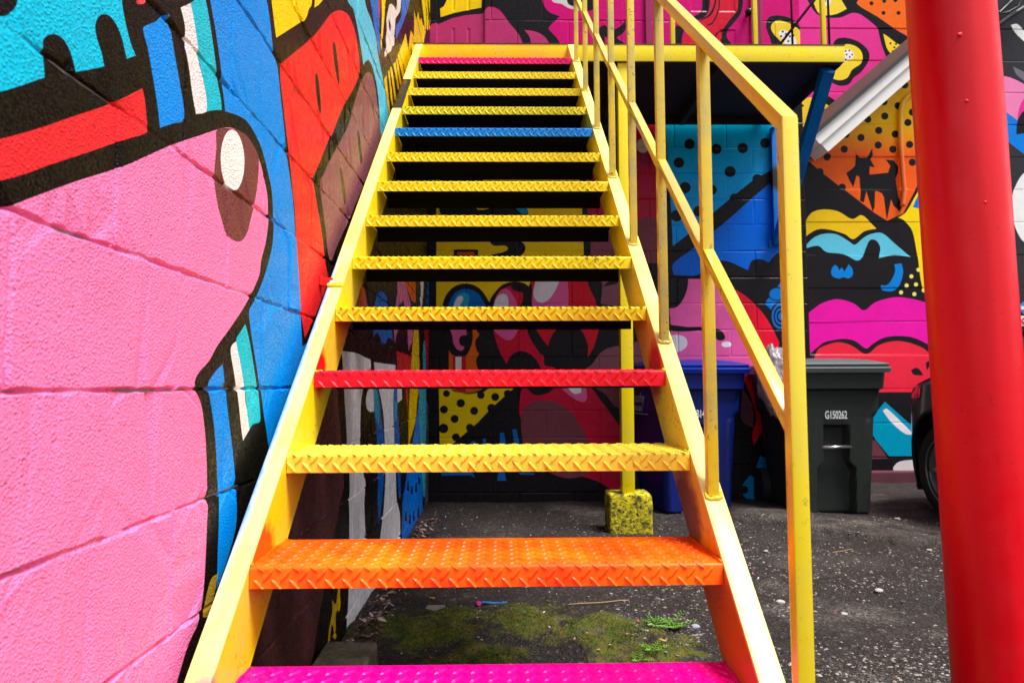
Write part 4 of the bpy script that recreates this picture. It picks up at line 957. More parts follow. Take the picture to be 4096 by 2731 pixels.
# ------------------------------------------------------------------ wheeled bins
def rrect(hx, y0, y1, r, n=6):
    pts = []
    for cx, cy, a0 in ((hx - r, y1 - r, 0), (-hx + r, y1 - r, 90), (-hx + r, y0 + r, 180), (hx - r, y0 + r, 270)):
        for k_ in range(n + 1):
            a = math.radians(a0 + 90 * k_ / n); pts.append((cx + r * math.cos(a), cy + r * math.sin(a)))
    return pts
def resample(pts, n):
    P = np.array(pts + [pts[0]]); d = np.r_[0, np.cumsum(np.hypot(*np.diff(P, axis=0).T))]
    t = np.linspace(0, d[-1], n, endpoint=False); return [(np.interp(q, d, P[:, 0]), np.interp(q, d, P[:, 1])) for q in t]
def sst(a, b, x):
    t = min(1, max(0, (x - a) / (b - a))); return t * t * (3 - 2 * t)
def bin_parts(col_body, col_lid):
    mb = plain('bin_' + str(col_body[2]), col_body, .42, bump=.12, scale=240, var=.3, dist=.001)
    ml = plain('binlid_' + str(col_lid[2]), col_lid, .32, bump=.1, scale=240, var=.2, dist=.001)
    # body: half width, front y, back y at height z
    prof = [(0, .225, -.27, .25), (.02, .243, -.285, .265), (.3, .258, -.30, .30), (.60, .272, -.315, .33), (.655, .274, -.318, .335), (.69, .300, -.321, .345), (.72, .305, -.323, .35), (.80, .307, -.328, .352), (.835, .311, -.332, .355), (.85, .318, -.372, .36), (.97, .326, -.385, .368)]
    zs_ = sorted(set(list(np.linspace(0, .97, 84)) + [p[0] for p in prof])); n = 220; rings = []; bm = bmesh.new()
    pz = [p[0] for p in prof]
    for z in zs_:
        hx, y0, y1 = (np.interp(z, pz, [p[i] for p in prof]) for i in (1, 2, 3))
        ring_ = []
        for (x, y) in resample(rrect(hx, y0, y1, .05), n):
            if y < y0 + .03:
                wdt = .088 + .045 * (1 - sst(.30, .37, z))
                f = (1 - sst(wdt - .014, wdt, abs(x))) * (1 - sst(.585, .61, z))
                y += .07 * f
                y += .02 * (1 - sst(.11, .12, abs(x))) * 0
                g = (sst(.20, .205, abs(x)) * (1 - sst(.235, .24, abs(x)))) * (1 - sst(.62, .65, z)); y -= .006 * g
            ring_.append(bm.verts.new((x, y, z)))
        rings.append(ring_)
    for a, b in zip(rings, rings[1:]):
        for i in range(n): bm.faces.new((a[i], a[(i + 1) % n], b[(i + 1) % n], b[i]))
    bm.faces.new(rings[0])
    body = bm_mesh(bm, 'body', angle=40)
    bm = bmesh.new(); rings = []
    for z, hx, y0, y1, r in ((.955, .352, -.405, .39, .05), (.985, .358, -.412, .395, .05), (.99, .353, -.407, .39, .05), (.993, .345, -.398, .385, .05), (1.012, .35, -.404, .388, .05), (1.018, .345, -.398, .384, .05), (1.024, .33, -.38, .37, .06), (1.045, .27, -.30, .32, .08), (1.058, .16, -.18, .22, .08), (1.06, .10, -.1, .12, .05)):
        rings.append([bm.verts.new((x, y, z)) for x, y in resample(rrect(hx, y0, y1, r), 120)])
    for a, b in zip(rings, rings[1:]):
        for i in range(120): bm.faces.new((a[i], a[(i + 1) % 120], b[(i + 1) % 120], b[i]))
    bm.faces.new(rings[-1]); bm.faces.new(rings[0])
    for x in (-.2, .2): bm_box(bm, (x - .03, -.33, 1.02), (x + .03, .30, 1.042), .008)
    lid = bm_mesh(bm, 'lid', angle=40)
    bm = bmesh.new(); bm_tube(bm, [(-.10, -.3, .455), (.10, -.3, .455)], .0125, 14); bar = bm_mesh(bm, 'bar', True)
    bm = bmesh.new(); bm_tube(bm, [(-.26, .405, .94), (-.26, .44, .96), (.26, .44, .96), (.26, .405, .94)], .016, 10); hd = bm_mesh(bm, 'handle', True)
    bm = bmesh.new()
    for rr, hw in ((.125, .03),):
        bmesh.ops.create_cone(bm, cap_ends=True, segments=28, radius1=rr, radius2=rr, depth=hw * 2, matrix=Matrix.Rotation(math.pi / 2, 4, 'Y'))
    bmesh.ops.bevel(bm, geom=bm.edges[:], offset=.008, segments=2, affect='EDGES'); wh = bm_mesh(bm, 'wheel', angle=40)
    return dict(body=body, lid=lid, bar=bar, hd=hd, wh=wh, mb=mb, ml=ml)
M_chrome = plain('zinc_bar', (206, 204, 204), .25, .9, .05)
M_rub = plain('black_rubber', (26, 25, 26), .75, bump=.2)
M_white = plain('white_print', (236, 236, 238), .6, bump=0, var=.05)
def text_mesh(s, size, sx=1.0):
    cu = bpy.data.curves.new('txt', 'FONT'); cu.body = s; cu.size = size; cu.align_x = 'LEFT'; cu.extrude = .0006; cu.offset = size * .02
    o = bpy.data.objects.new('txt', cu); COL.objects.link(o); bpy.context.view_layer.update()
    me = bpy.data.meshes.new_from_object(o.evaluated_get(bpy.context.evaluated_depsgraph_get())); bpy.data.objects.remove(o)
    w_ = max(v.co.x for v in me.vertices)
    for v in me.vertices: v.co.x *= sx
    return me, w_ * sx
def make_bin(loc, rz, parts, label, txt, tx, tz, group):
    r = empty('wheeled_bin', loc, label, 'bin', group); r.rotation_euler = (0, 0, rz)
    link('body', parts['body'], parts['mb'], r, False); link('lid', parts['lid'], parts['ml'], r, False)
    link('lift_bar', parts['bar'], M_chrome, r, False); link('handle', parts['hd'], parts['mb'], r, False)
    for s in (-1, 1):
        w_ = link('wheel', parts['wh'], M_rub, r, False); w_.location = (s * .285, .29, .125)
    if txt:
        me, wd = text_mesh(txt, .074, .55)
        o = link('serial_number', me, M_white, r, False); o.rotation_euler = (math.radians(90) , 0, 0); o.location = (tx, -.3255, tz)
    return r
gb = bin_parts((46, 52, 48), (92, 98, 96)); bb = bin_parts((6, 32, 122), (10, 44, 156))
yg = 4.645
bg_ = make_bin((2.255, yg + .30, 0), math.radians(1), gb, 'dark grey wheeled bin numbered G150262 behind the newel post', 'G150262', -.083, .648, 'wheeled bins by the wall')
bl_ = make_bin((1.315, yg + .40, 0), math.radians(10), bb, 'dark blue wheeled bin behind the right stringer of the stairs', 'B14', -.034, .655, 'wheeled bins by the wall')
# white print on the blue bin's left side
M_pr = plain('faded_print', (176, 180, 206), .6, bump=0)
for s_, sz, yy, zz in (('curby', .10, .10, .755), ('9-948-5854', .055, .16, .69)):
    me, wd = text_mesh(s_, sz, .8); o = link('side_print', me, M_pr, bl_, False); o.rotation_euler = (math.radians(90), 0, math.radians(-90)); o.location = (-.3115, yy, zz)
bm = bmesh.new(); bm_box(bm, (-.3075, -.13, .668), (-.304, .15, .675)); link('print_line', bm_mesh(bm, 'pl'), M_pr, bl_, False)
# crumpled grey plastic bag hanging between the bins
bm = bmesh.new(); bmesh.ops.create_icosphere(bm, subdivisions=5, radius=1)
pc = on('b6', 1095, 425, 1, 4.58)
for v in bm.verts:
    n_ = v.co.copy(); k_ = 1 + .22 * noise.fractal(n_ * 2.2, 1, 2, 4) + .10 * abs(noise.noise(n_ * 6)) - .12 * abs(noise.noise(Vector((n_.x * 7, n_.y * 7, n_.z * 2))))
    t = (1 - n_.z) / 2
    v.co = Vector((n_.x * .14 * (1 - .35 * t), n_.y * .09, n_.z * .23)) * k_ + Vector((.035 * t, 0, 0))
bag = link('plastic_bag', bm_mesh(bm, 'bag', True), plain('grey_plastic', (150, 132, 140), .3, bump=.5, scale=30, var=.5, dist=.01)); bag.location = pc
tag(bag, 'crumpled grey plastic bag hanging from the dark grey bin lid beside the blue bin', 'bag')

# ------------------------------------------------------------------ car, nose to the left
car = empty('parked_car', (0, 0, 0), 'dark grey parked car with silver wheel half hidden behind the red column', 'car')
HWC = .86; YCc = 0.0; X0 = 0.0
wr = .315; wc = on('a5', 298, 1195, 1, 4.42); WX1 = .72; WX2 = WX1 + 2.52; WZ = wr
k = NT('car_paint'); k.b.inputs['Base Color'].default_value = lin((80, 78, 82)); k.b.inputs['Metallic'].default_value = .15; k.rough(.32)
k.b.inputs['Coat Weight'].default_value = .8; k.b.inputs['Coat Roughness'].default_value = .06; M_car = k.m
M_trim = plain('black_plastic', (20, 20, 22), .6, bump=.15)
topz = [(0, .52), (.03, .62), (.10, .72), (.22, .80), (.40, .865), (.65, .93), (1.0, .985), (1.05, 1.0)]
roof = [(1.05, 1.0), (1.75, 1.40), (2.1, 1.46), (2.9, 1.46), (3.5, 1.38), (3.95, 1.0), (4.05, .80), (4.05, .35)]
out_ = [(x, z) for x, z in topz] + roof[1:] + [(3.98, .22)]
def arch(cx, r, n=16): return [(cx + r * math.cos(math.radians(a)), WZ + r * math.sin(math.radians(a))) for a in np.linspace(-18, 198, n)]
arR = .385
a1_, a2_ = WX1 - X0, WX2 - X0
low = [(3.98, .22)] + [(x, z) for x, z in arch(a2_, arR)] + [(a1_ + arR + .02, .20)] + [(x, z) for x, z in arch(a1_, arR)] + [(.14, .20), (.04, .26), (.0, .36)]
poly = out_ + low[1:]
def hw(s): # plan half width
    a = max(0, (.62 - s) / .62); b = max(0, (s - 3.5) / .6)
    return HWC * (1 - .34 * a ** 2.2 - .2 * min(1, b) ** 2)
def side_y(s, z):
    t = (z - .55) / .45; tum = .05 * t * t if t < 0 else .03 * t * t + (max(0, z - .98) * .42)
    return hw(s) - tum
Vc = [Vector(p) for p in poly]; n0 = len(Vc); Ec = [(i, (i + 1) % n0) for i in range(n0)]
for gx_ in np.arange(.06, 4.05, .08):
    for gz_ in np.arange(.24, 1.46, .07): Vc.append(Vector((gx_, gz_)))
vs, _, fs, *_ = delaunay_2d_cdt(Vc, Ec, [], 0, 1e-5)
P = np.array([tuple(v) for v in vs]); Fq = [f for f in fs if inside(np.array(poly), np.array([P[list(f)].mean(0)[0]]), np.array([P[list(f)].mean(0)[1]]))[0]]
bm = bmesh.new()
for s in (-1, 1):
    bv = [bm.verts.new((X0 + p[0], YCc + s * side_y(p[0], p[1]), p[1])) for p in P]
    for f in Fq: bm.faces.new([bv[i] for i in f])
top_ = []
for i in range(len(out_) - 1):
    for t in np.linspace(0, 1, 4, endpoint=False): top_.append((out_[i][0] + (out_[i + 1][0] - out_[i][0]) * t, out_[i][1] + (out_[i + 1][1] - out_[i][1]) * t))
top_.append(out_[-1]); top_ = [(.04, .26), (0, .36)] + top_
rows_ = []
for (x, z) in top_:
    rows_.append([bm.verts.new((X0 + x - (.10 * (1 - (q) ** 2) if x < .5 else 0) * max(0, 1 - x / .5), YCc + q * side_y(x, z), z + .045 * (1 - q * q) * (1 if z > .6 else 0))) for q in np.linspace(-1, 1, 13)])
for a, b_ in zip(rows_, rows_[1:]):
    for i in range(12): bm.faces.new((a[i], b_[i], b_[i + 1], a[i + 1]))
bmesh.ops.remove_doubles(bm, verts=bm.verts, dist=.003)
link('body', bm_mesh(bm, 'car', angle=35), M_car, car)
M_glass = plain('dark_glass', (14, 16, 18), .05, bump=0, spec=.6)
for pts in ([(1.25, 1.03), (1.80, 1.36), (2.35, 1.40), (2.35, 1.0)], [(2.43, 1.0), (2.43, 1.40), (2.95, 1.39), (3.45, 1.28), (3.6, 1.02)]):
    for s in (-1, 1):
        me = mesh('w', [(X0 + x, YCc + s * (side_y(x, z) + .004), z) for x, z in pts], [tuple(range(len(pts)))]); link('side_window', me, M_glass, car)
me = mesh('ws', [(X0 + 1.10, YCc - .70, 1.04), (X0 + 1.10, YCc + .70, 1.04), (X0 + 1.72, YCc + .58, 1.42), (X0 + 1.72, YCc - .58, 1.42)], [(0, 1, 2, 3)])
for v in me.vertices: v.co += Vector((-.03, 0, .045))
link('windscreen', me, M_glass, car)
# headlight wrapped round the front wing, wheel arch trim, bumper skirt
k = NT('headlight_lens'); k.b.inputs['Base Color'].default_value = lin((190, 30, 40)); k.rough(.08); k.b.inputs['Coat Weight'].default_value = 1.0; M_lens = k.m  # red is the mural's reflection, put into the lens colour
hl = [(.10, .67), (.28, .775), (.50, .86), (.50, .79), (.32, .70), (.15, .63)]
for s in (-1, 1):
    me = mesh('hl', [(X0 + x, YCc + s * (side_y(x, z) + .006), z) for x, z in hl], [tuple(range(6))]); link('headlight', me, M_lens, car)
    bm = bmesh.new(); pts = [(X0 + x, YCc + s * (side_y(x, z) + .003), z) for x, z in arch(a1_, arR + .012)]; bm_tube(bm, pts, .016, 6); link('arch_trim', bm_mesh(bm, 't', True), M_trim, car)
    bm = bmesh.new(); pts = [(X0 + x, YCc + s * (side_y(x, z) - .004), z) for x, z in ((.34, .68), (.36, .60), (.40, .555))]; bm_tube(bm, pts, .004, 6); link('panel_seam', bm_mesh(bm, 't', True), M_chrome, car)
sk = [(x, z) for x, z in ((.03, .30), (.06, .19), (.16, .15), (.36, .15), (.36, .27), (.16, .27))]
for s in (-1, 1):
    bm = bmesh.new()
    va = [bm.verts.new((X0 + x, YCc + s * (side_y(x, .3) + .004), z)) for x, z in sk]; vb = [bm.verts.new((X0 + x + .02, YCc + s * (side_y(x, .3) - .25), z)) for x, z in sk]
    bm.faces.new(va); bm.faces.new(vb[::-1])
    for i in range(6): bm.faces.new((va[i], vb[i], vb[(i + 1) % 6], va[(i + 1) % 6]))
    link('bumper_skirt', bm_mesh(bm, 'sk'), M_trim, car)
bm = bmesh.new(); bm_box(bm, (X0 + .2, YCc - .60, .16), (X0 + 3.9, YCc + .60, .70)); link('underbody', bm_mesh(bm, 'ub'), M_trim, car)
M_alloy = plain('alloy', (186, 186, 190), .28, .9, .03)
bm = bmesh.new(); R_ = Matrix.Rotation(math.pi / 2, 4, 'X'); rings = []
for (r, y) in ((.20, .09), (.225, .105), (.29, .105), (.312, .085), (.315, .04), (.315, -.04), (.312, -.085), (.29, -.105), (.225, -.105), (.20, -.09)):
    rings.append([bm.verts.new((r * math.cos(2 * math.pi * i / 56), y, r * math.sin(2 * math.pi * i / 56))) for i in range(56)])
for a, b_ in zip(rings, rings[1:]):
    for i in range(56): bm.faces.new((a[i], a[(i + 1) % 56], b_[(i + 1) % 56], b_[i]))
tyre = bm_mesh(bm, 'tyre', True)
bm = bmesh.new(); rings = []
for (r, y) in ((.224, -.104), (.214, -.10), (.205, -.07), (.195, .02), (.10, .03), (.001, .03)):
    rings.append([bm.verts.new((r * math.cos(2 * math.pi * i / 56), y, r * math.sin(2 * math.pi * i / 56))) for i in range(56)])
for a, b_ in zip(rings, rings[1:]):
    for i in range(56): bm.faces.new((a[i], a[(i + 1) % 56], b_[(i + 1) % 56], b_[i]))
for i in range(5):
    m = Matrix.Rotation(2 * math.pi * i / 5 + math.radians(36), 4, 'Y')
    for sgn in (-1, 1): bm_prism_v = bm_box(bm, (.03, -.085, sgn * .018 - .012), (.212, -.055, sgn * .018 + .012), .004, 1, m @ Matrix.Rotation(sgn * .09, 4, 'Y'))
bmesh.ops.create_cone(bm, cap_ends=True, segments=24, radius1=.05, radius2=.045, depth=.04, matrix=Matrix.Translation((0, -.07, 0)) @ R_)
rim = bm_mesh(bm, 'rim', angle=35)
for x in (WX1, WX2):
    for s in (-1, 1):
        w_ = bpy.data.objects.new('wheel', None); COL.objects.link(w_); w_.parent = car
        w_.location = Vector((x, YCc + s * (HWC - .13), WZ)) - car.location; w_.rotation_euler = (0, 0, 0 if s < 0 else math.pi)
        link('tyre', tyre, M_rub, w_, False); link('rim', rim, M_alloy, w_, False)

CA = math.radians(-90); off_ = Matrix.Rotation(CA, 3, 'Z') @ Vector((WX1, -HWC + .03, 0))
car.rotation_euler = (0, 0, CA); car.location = (wc.x - off_.x, wc.y - off_.y, 0)
# ------------------------------------------------------------------ eave, downpipe, cables and signs on the wing
M_wht = plain('white_board', (246, 240, 234), .5, bump=.08, var=.12); M_shin = plain('brown_shingle', (112, 70, 66), .8, bump=.4, var=.3); M_tar = plain('dark_drip', (30, 26, 30), .6)
eave = empty('roof_rake', on('z5', 430, 950, 1, YR - .2), 'sloping white rake board with a brown shingle edge fixed across the orange mural', 'roof edge')
def rake(name, a, b, t, dep0, dep1, mat):
    """board whose front face runs from a to b (photo points on the lower edge), height t, from dep0 to dep1 in front of the wall"""
    p, q = on('z5', *a, 1, YR - dep1), on('z5', *b, 1, YR - dep1); d = (q - p); d = Vector((d.x, 0, d.z)).normalized(); q = p + d * 2.1
    n_ = Vector((-d.z, 0, d.x)); n_ = n_ if n_.z > 0 else -n_
    bm = bmesh.new(); vs_ = []
    cut = d * (-.12 if t > .05 else 0)
    for y in (YR - dep1, YR - dep0):
        vs_ += [bm.verts.new((c.x, y, c.z)) for c in (p, q, q + n_ * t, p + n_ * t + cut * 0)]
    for f in ((0, 1, 2, 3), (4, 5, 6, 7), (0, 1, 5, 4), (1, 2, 6, 5), (2, 3, 7, 6), (3, 0, 4, 7)): bm.faces.new([vs_[i] for i in f])
    return link(name, bm_mesh(bm, 'rk'), mat, eave)
rake('fascia_board', (490, 952), (1025, 480), .115, .0, .26, M_wht)
rake('fascia_board', (440, 905), (1000, 410), .10, .005, .285, M_wht)
rake('drip_edge', (385, 870), (1000, 338), .032, .0, .31, M_tar)
rake('shingle_edge', (372, 850), (1000, 312), .085, .0, .30, M_shin)
pts = [on('z5', x, y, 1, YR - .03) for x, y in ((1090,520),(1035,575),(985,610),(955,650),(945,700),(944,800),(946,900),(952,1000),(960,1120),(967,1200),(962,1250),(955,1310))]
sm = []
for i in range(len(pts) - 1):
    for t in np.linspace(0, 1, 4, endpoint=False): sm.append(pts[i].lerp(pts[i + 1], t))
bm = bmesh.new(); bm_tube(bm, sm, .021, 12)
k = NT('downpipe_paint'); sp_ = k.n('ShaderNodeSeparateXYZ'); k.l(k.pos(), sp_.inputs[0])
k.l(k.mix(k.step(k.math('ADD', k.math('SUBTRACT', sp_.outputs[2], OY[1]), k.math('MULTIPLY', k.noise(6, 3), .12)), .0, .5), lin((240, 104, 24)), lin((246, 186, 0))), k.b.inputs['Base Color']); k.rough(.35)
dp = link('downpipe', bm_mesh(bm, 'dp', True), k.m); tag(dp, 'curved orange painted conduit pipe running down the dotted mural', 'pipe')
M_cab = plain('black_cable', (16, 15, 17), .5, bump=0)
for i, (pp, r) in enumerate(((((60,40),(110,60),(150,20),(230,-60)), .016), (((70,150),(120,100),(180,60),(260,10)), .02), (((90,70),(150,55),(195,30),(205,0),(190,-20)), .008))):
    bm = bmesh.new(); bm_tube(bm, [on('b1', x, y, 1, YR - .06 - .03 * i) for x, y in pp], r, 8); c_ = link('wall_cable', bm_mesh(bm, 'c', True), M_cab)
    tag(c_, ('thick black cable running up the dark wall beside the red column', 'lower black conduit with fittings on the dark wall beside the red column', 'thin looped black wire on the dark wall beside the red column')[i], 'cable')
a, b_ = on('b1', 198, 1350, 1, YR - .02), on('b1', 260, 1415, 1, YR - .02)
M_sb = plain('sign_blue', (60, 130, 210), .4, bump=0); M_sr = plain('sign_red', (214, 24, 34), .4, bump=0)
sg = empty('small_sign', (a.x, YR - .02, b_.z), 'small blue octagonal sticker sign beside the red column', 'sign')
bm = bmesh.new(); c0 = (a + b_) / 2; r = (b_.x - a.x) * .5
bm_prism(bm, [(c0.x + r * math.cos(math.radians(22.5 + 45 * i)), c0.z + r * math.sin(math.radians(22.5 + 45 * i))) for i in range(8)], 1, YR - .02, YR - .012); link('plate', bm_mesh(bm, 's'), M_sb, sg)
bm = bmesh.new(); bm_box(bm, (c0.x - r * .8, YR - .024, c0.z - r * .25), (c0.x + r * .8, YR - .0205, c0.z + r * .25)); link('stripe', bm_mesh(bm, 's'), M_wht, sg)
a, b_ = on('b1', 201, 1418, 1, YR - .02), on('b1', 260, 1464, 1, YR - .02)
sg = empty('small_sign', (a.x, YR - .02, b_.z), 'small white sign with a red no-entry disc beside the red column', 'sign')
bm = bmesh.new(); bm_box(bm, (a.x, YR - .02, b_.z), (b_.x, YR - .012, a.z), .002); link('plate', bm_mesh(bm, 's'), M_wht, sg)
c0 = (a + b_) / 2; bm = bmesh.new(); r = (a.z - b_.z) * .36; cx = a.x + .012 + r
bm_prism(bm, [(cx + r * math.cos(2 * math.pi * i / 24), c0.z + r * math.sin(2 * math.pi * i / 24)) for i in range(24)], 1, YR - .024, YR - .0205); link('disc', bm_mesh(bm, 's'), M_sr, sg)
bm = bmesh.new(); bm_box(bm, (cx - r * .7, YR - .027, c0.z - r * .18), (cx + r * .7, YR - .0245, c0.z + r * .18)); link('bar', bm_mesh(bm, 's'), M_wht, sg)

# ------------------------------------------------------------------ small things on the ground
pS = [on('b4', x, y, 2, .085) for x, y in ((640,1000),(860,885),(1420,828),(1448,860))]
sl = bmesh.new(); xr_ = on('b4', 1440, 850, 2, .10).x; ysl = on('b4', 1440, 840, 2, .10).y
bm_box(sl, (XW + .012, ysl - .40, -.02), (xr_, ysl, .10), .016, 3)
bmesh.ops.subdivide_edges(sl, edges=sl.edges, cuts=4, use_grid_fill=True)
for v in sl.verts: v.co += Vector((noise.noise(v.co * 9), noise.noise(v.co * 9 + Vector((5, 0, 0))), noise.noise(v.co * 11 + Vector((0, 5, 0))))) * .006
k = NT('old_concrete'); c = k.mix(k.step(k.noise(9, 5, .65), .38, .62), lin((128, 112, 100)), lin((74, 66, 40)))
c = k.mix(k.step(k.noise(60, 4), .58, .68), c, lin((44, 38, 34))); k.l(c, k.b.inputs['Base Color']); k.rough(.85); k.bump(k.noise(70, 5, .7), .7, .006)
tag(link('concrete_slab', bm_mesh(sl, 'slab', angle=60), k.m), 'loose grey concrete slab with moss under the bottom treads against the wall', 'slab')

def scatter(n, area, size, flat=.5):
    V, F, cols = [], [], []
    for _ in range(n):
        x, y = area()
        r = size(); z = gz(x, y) + r * flat * .25; a = random.uniform(0, 6.3)
        b = len(V); kk = random.choice((4, 5, 6)); el = random.uniform(.7, 1.5)
        for i in range(kk):
            t = a + 2 * math.pi * i / kk; q = r * random.uniform(.65, 1.1); V.append((x + q * math.cos(t) * el, y + q * math.sin(t) / el, z + random.uniform(-.2, .2) * r * flat))
        V.append((x + random.uniform(-.3, .3) * r, y + random.uniform(-.3, .3) * r, z + r * flat)); V.append((x, y, z - r * flat))
        for i in range(kk): F.append((b + i, b + (i + 1) % kk, b + kk)); F.append((b + (i + 1) % kk, b + i, b + kk + 1))
        cols.append((len(F), None))
    return V, F
def colour_attr(me, per_face_cols):
    ca = me.color_attributes.new('paint', 'FLOAT_COLOR', 'CORNER')
    arr = []
    for p_, c_ in zip(me.polygons, per_face_cols): arr += list(c_) * p_.loop_total
    ca.data.foreach_set('color', np.array(arr, np.float32))
def chip_mat(name, rough=.7):
    k = NT(name); k.l(k.n('ShaderNodeAttribute', attribute_name='paint').outputs['Color'], k.b.inputs['Base Color']); k.rough(rough); return k.m
M_chip = chip_mat('stone_chips')
def chips(name, n, area, size, pal, flat=.5):
    V, F = scatter(n, area, size, flat); me = mesh(name, V, F); fc = []; cur = None; last = -1
    # one colour per chip: chips are runs of faces sharing vertices
    start = 0; gid = {}
    for p_ in me.polygons:
        key = min(p_.vertices)
        pass
    owner = np.zeros(len(V), int); c_id = 0
    comp = []
    for f in F: comp.append(f)
    # faces come in pairs sharing the ring; ring start is the smallest vertex of the first face of the chip
    seen = {}
    cid = -1; mx = -1
    for f in F:
        if min(f) > mx: cid += 1
        mx = max(mx, max(f)); seen[f] = cid; fc.append(cid)
    pc_ = [random.choice(pal) for _ in range(cid + 1)]
    colour_attr(me, [lin(pc_[i]) for i in fc]); return me
def area_open():
    while True:
        y = 1.9 + 2.6 * random.random() ** 1.5; x = random.uniform(.45, .80 * y + .15)
        if noise.fractal(Vector((x * 1.7, y * 1.7, 2)), 1, 2, 4) > random.uniform(-.7, .7): return x, y
def area_under():
    while True:
        x, y = random.uniform(-.5, .62), 1.75 + 3.3 * random.random()
        if random.random() < .65 + .35 * noise.noise(Vector((x * 3, y * 3, 2))): return x, y
PALS = [(140, 130, 124), (112, 102, 98), (160, 150, 144), (92, 84, 80), (74, 66, 62), (128, 112, 100), (56, 50, 48), (46, 42, 42), (64, 56, 52)]
tag(link('gravel', chips('gravel', 12000, area_open, lambda: .0016 + .0068 * random.random() ** 2.8, PALS), M_chip), 'light stone chips strewn over the dark asphalt', 'gravel', kind='stuff')
tag(link('gravel', chips('gravel', 1500, area_under, lambda: .0015 + .005 * random.random() ** 3, PALS), M_chip), 'sparse stone chips on the ground under the stairs', 'gravel', kind='stuff')
# dead leaves and paint flakes along the foot of the left wall
def leaf_scatter(n, area, size, pal):
    V, F, fc = [], [], []
    for _ in range(n):
        x, y = area(); r = size(); a = random.uniform(0, 6.28); z = gz(x, y) + random.uniform(.002, .012); tx, ty = random.uniform(-.5, .5), random.uniform(-.5, .5)
        b = len(V); c_, s_ = math.cos(a), math.sin(a)
        for (u, v) in ((-1, 0), (-.3, -.42), (.5, -.3), (1, 0), (.4, .38), (-.4, .4)):
            px, py = r * u, r * v * random.uniform(.7, 1.2); V.append((x + px * c_ - py * s_, y + px * s_ + py * c_, max(gz(x, y) + .001, z + px * tx + py * ty + .3 * abs(py))))
        F += [(b, b + 1, b + 5), (b + 1, b + 2, b + 4, b + 5), (b + 2, b + 3, b + 4)]; cc = lin(random.choice(pal)); fc += [cc] * 3
    me = mesh('leaves', V, F); colour_attr(me, fc); return me
def area_litter():
    y = random.uniform(2.35, 4.6); return XW + .012 + abs(random.gauss(0, .055)) + .02, y
BR = [(96, 62, 44), (126, 86, 62), (70, 46, 36), (150, 120, 96), (58, 40, 34), (176, 160, 150)]
tag(link('leaf_litter', leaf_scatter(520, area_litter, lambda: random.uniform(.006, .02), BR), M_chip), 'brown dead leaves gathered along the foot of the mural wall', 'leaves', kind='stuff')
def area_fl():
    return random.uniform(-.5, 1.3), random.uniform(1.9, 4.9)
tag(link('paint_flakes', leaf_scatter(260, area_fl, lambda: random.uniform(.003, .009), [(226, 120, 160), (206, 60, 110), (196, 186, 180), (160, 120, 96), (120, 84, 60), (226, 216, 210)]), M_chip), 'small pink and pale paint flakes and leaf bits on the ground under the stairs', 'flakes', kind='stuff')
# moss tufts
def area_moss():
    while True:
        x, y = random.uniform(-.55, 1.0), random.uniform(1.7, 3.1)
        if moss_mask(x, y) + .9 * noise.fractal(Vector((x * 7, y * 7, 0)), 1, 2, 3) > random.uniform(.35, .8): return x, y
V, F, fc = [], [], []
for _ in range(9000):
    x, y = area_moss(); z = gz(x, y); h = random.uniform(.002, .006); a = random.uniform(0, 6.28); r = .0016; b = len(V)
    V += [(x - r * math.cos(a), y - r * math.sin(a), z - .001), (x + r * math.cos(a), y + r * math.sin(a), z - .001), (x + random.uniform(-.003, .003), y + random.uniform(-.003, .003), z + h)]
    F.append((b, b + 1, b + 2)); fc.append(lin(random.choice([(84, 100, 8), (66, 84, 6), (110, 108, 24), (44, 60, 4)])))
me = mesh('moss', V, F); colour_attr(me, fc); tag(link('moss', me, chip_mat('moss_tuft', .9)), 'green moss on the earth mound under the stairs', 'moss', kind='stuff')
# weeds
M_weed = plain('weed_leaf', (96, 140, 34), .5, bump=0, var=.3)
def weed(c, n, sz, label):
    r = empty('weed', c, label, 'weed', 'weeds beside the mossy mound'); bm = bmesh.new(); st = bmesh.new()
    for i in range(n):
        a = 2 * math.pi * i / n + random.uniform(-.4, .4); L_ = sz * random.uniform(.6, 1.2); d = Vector((math.cos(a), math.sin(a), 0)); el = random.uniform(.25, .9)
        p = [d * (L_ * t * math.cos(el * (1 - .5 * t))) + Vector((0, 0, L_ * t * math.sin(el) * (1 - .35 * t))) for t in np.linspace(0, 1, 6)]
        bm_tube(st, p, .0007, 4)
        for t, q in zip(np.linspace(0, 1, 6)[1:], p[1:]):
            for s in (-1, 1):
                side = Vector((-d.y, d.x, 0)) * s; ll = sz * .34 * (1.1 - .5 * t); ww = ll * .3
                tip = q + (side * .8 + d * .55).normalized() * ll + Vector((0, 0, .004)); m1 = (q + tip) / 2 + d * ww; m2 = (q + tip) / 2 - d * ww
                vv = [bm.verts.new(k_) for k_ in (q, m1 + Vector((0, 0, .003)), tip, m2 + Vector((0, 0, .003)))]; bm.faces.new(vv)
    link('leaves', bm_mesh(bm, 'lv'), M_weed, r, False); link('stems', bm_mesh(st, 'st'), M_weed, r, False)
for (fx, fy, n, sz, lab) in ((1545, 1440, 7, .075, 'feathery green weed at the top edge of the mossy mound'), (1505, 1432, 6, .055, 'small green weed sprouting beside the mound under the right stringer'), (1500, 1505, 6, .045, 'low bright green weed beside the cigarette butt'), (1470, 1515, 5, .04, 'tiny clover-like weed behind the magenta tread')):
    p = on('F', fx, fy, 2, .02); p.z = gz(p.x, p.y); weed(p, n, sz, lab)
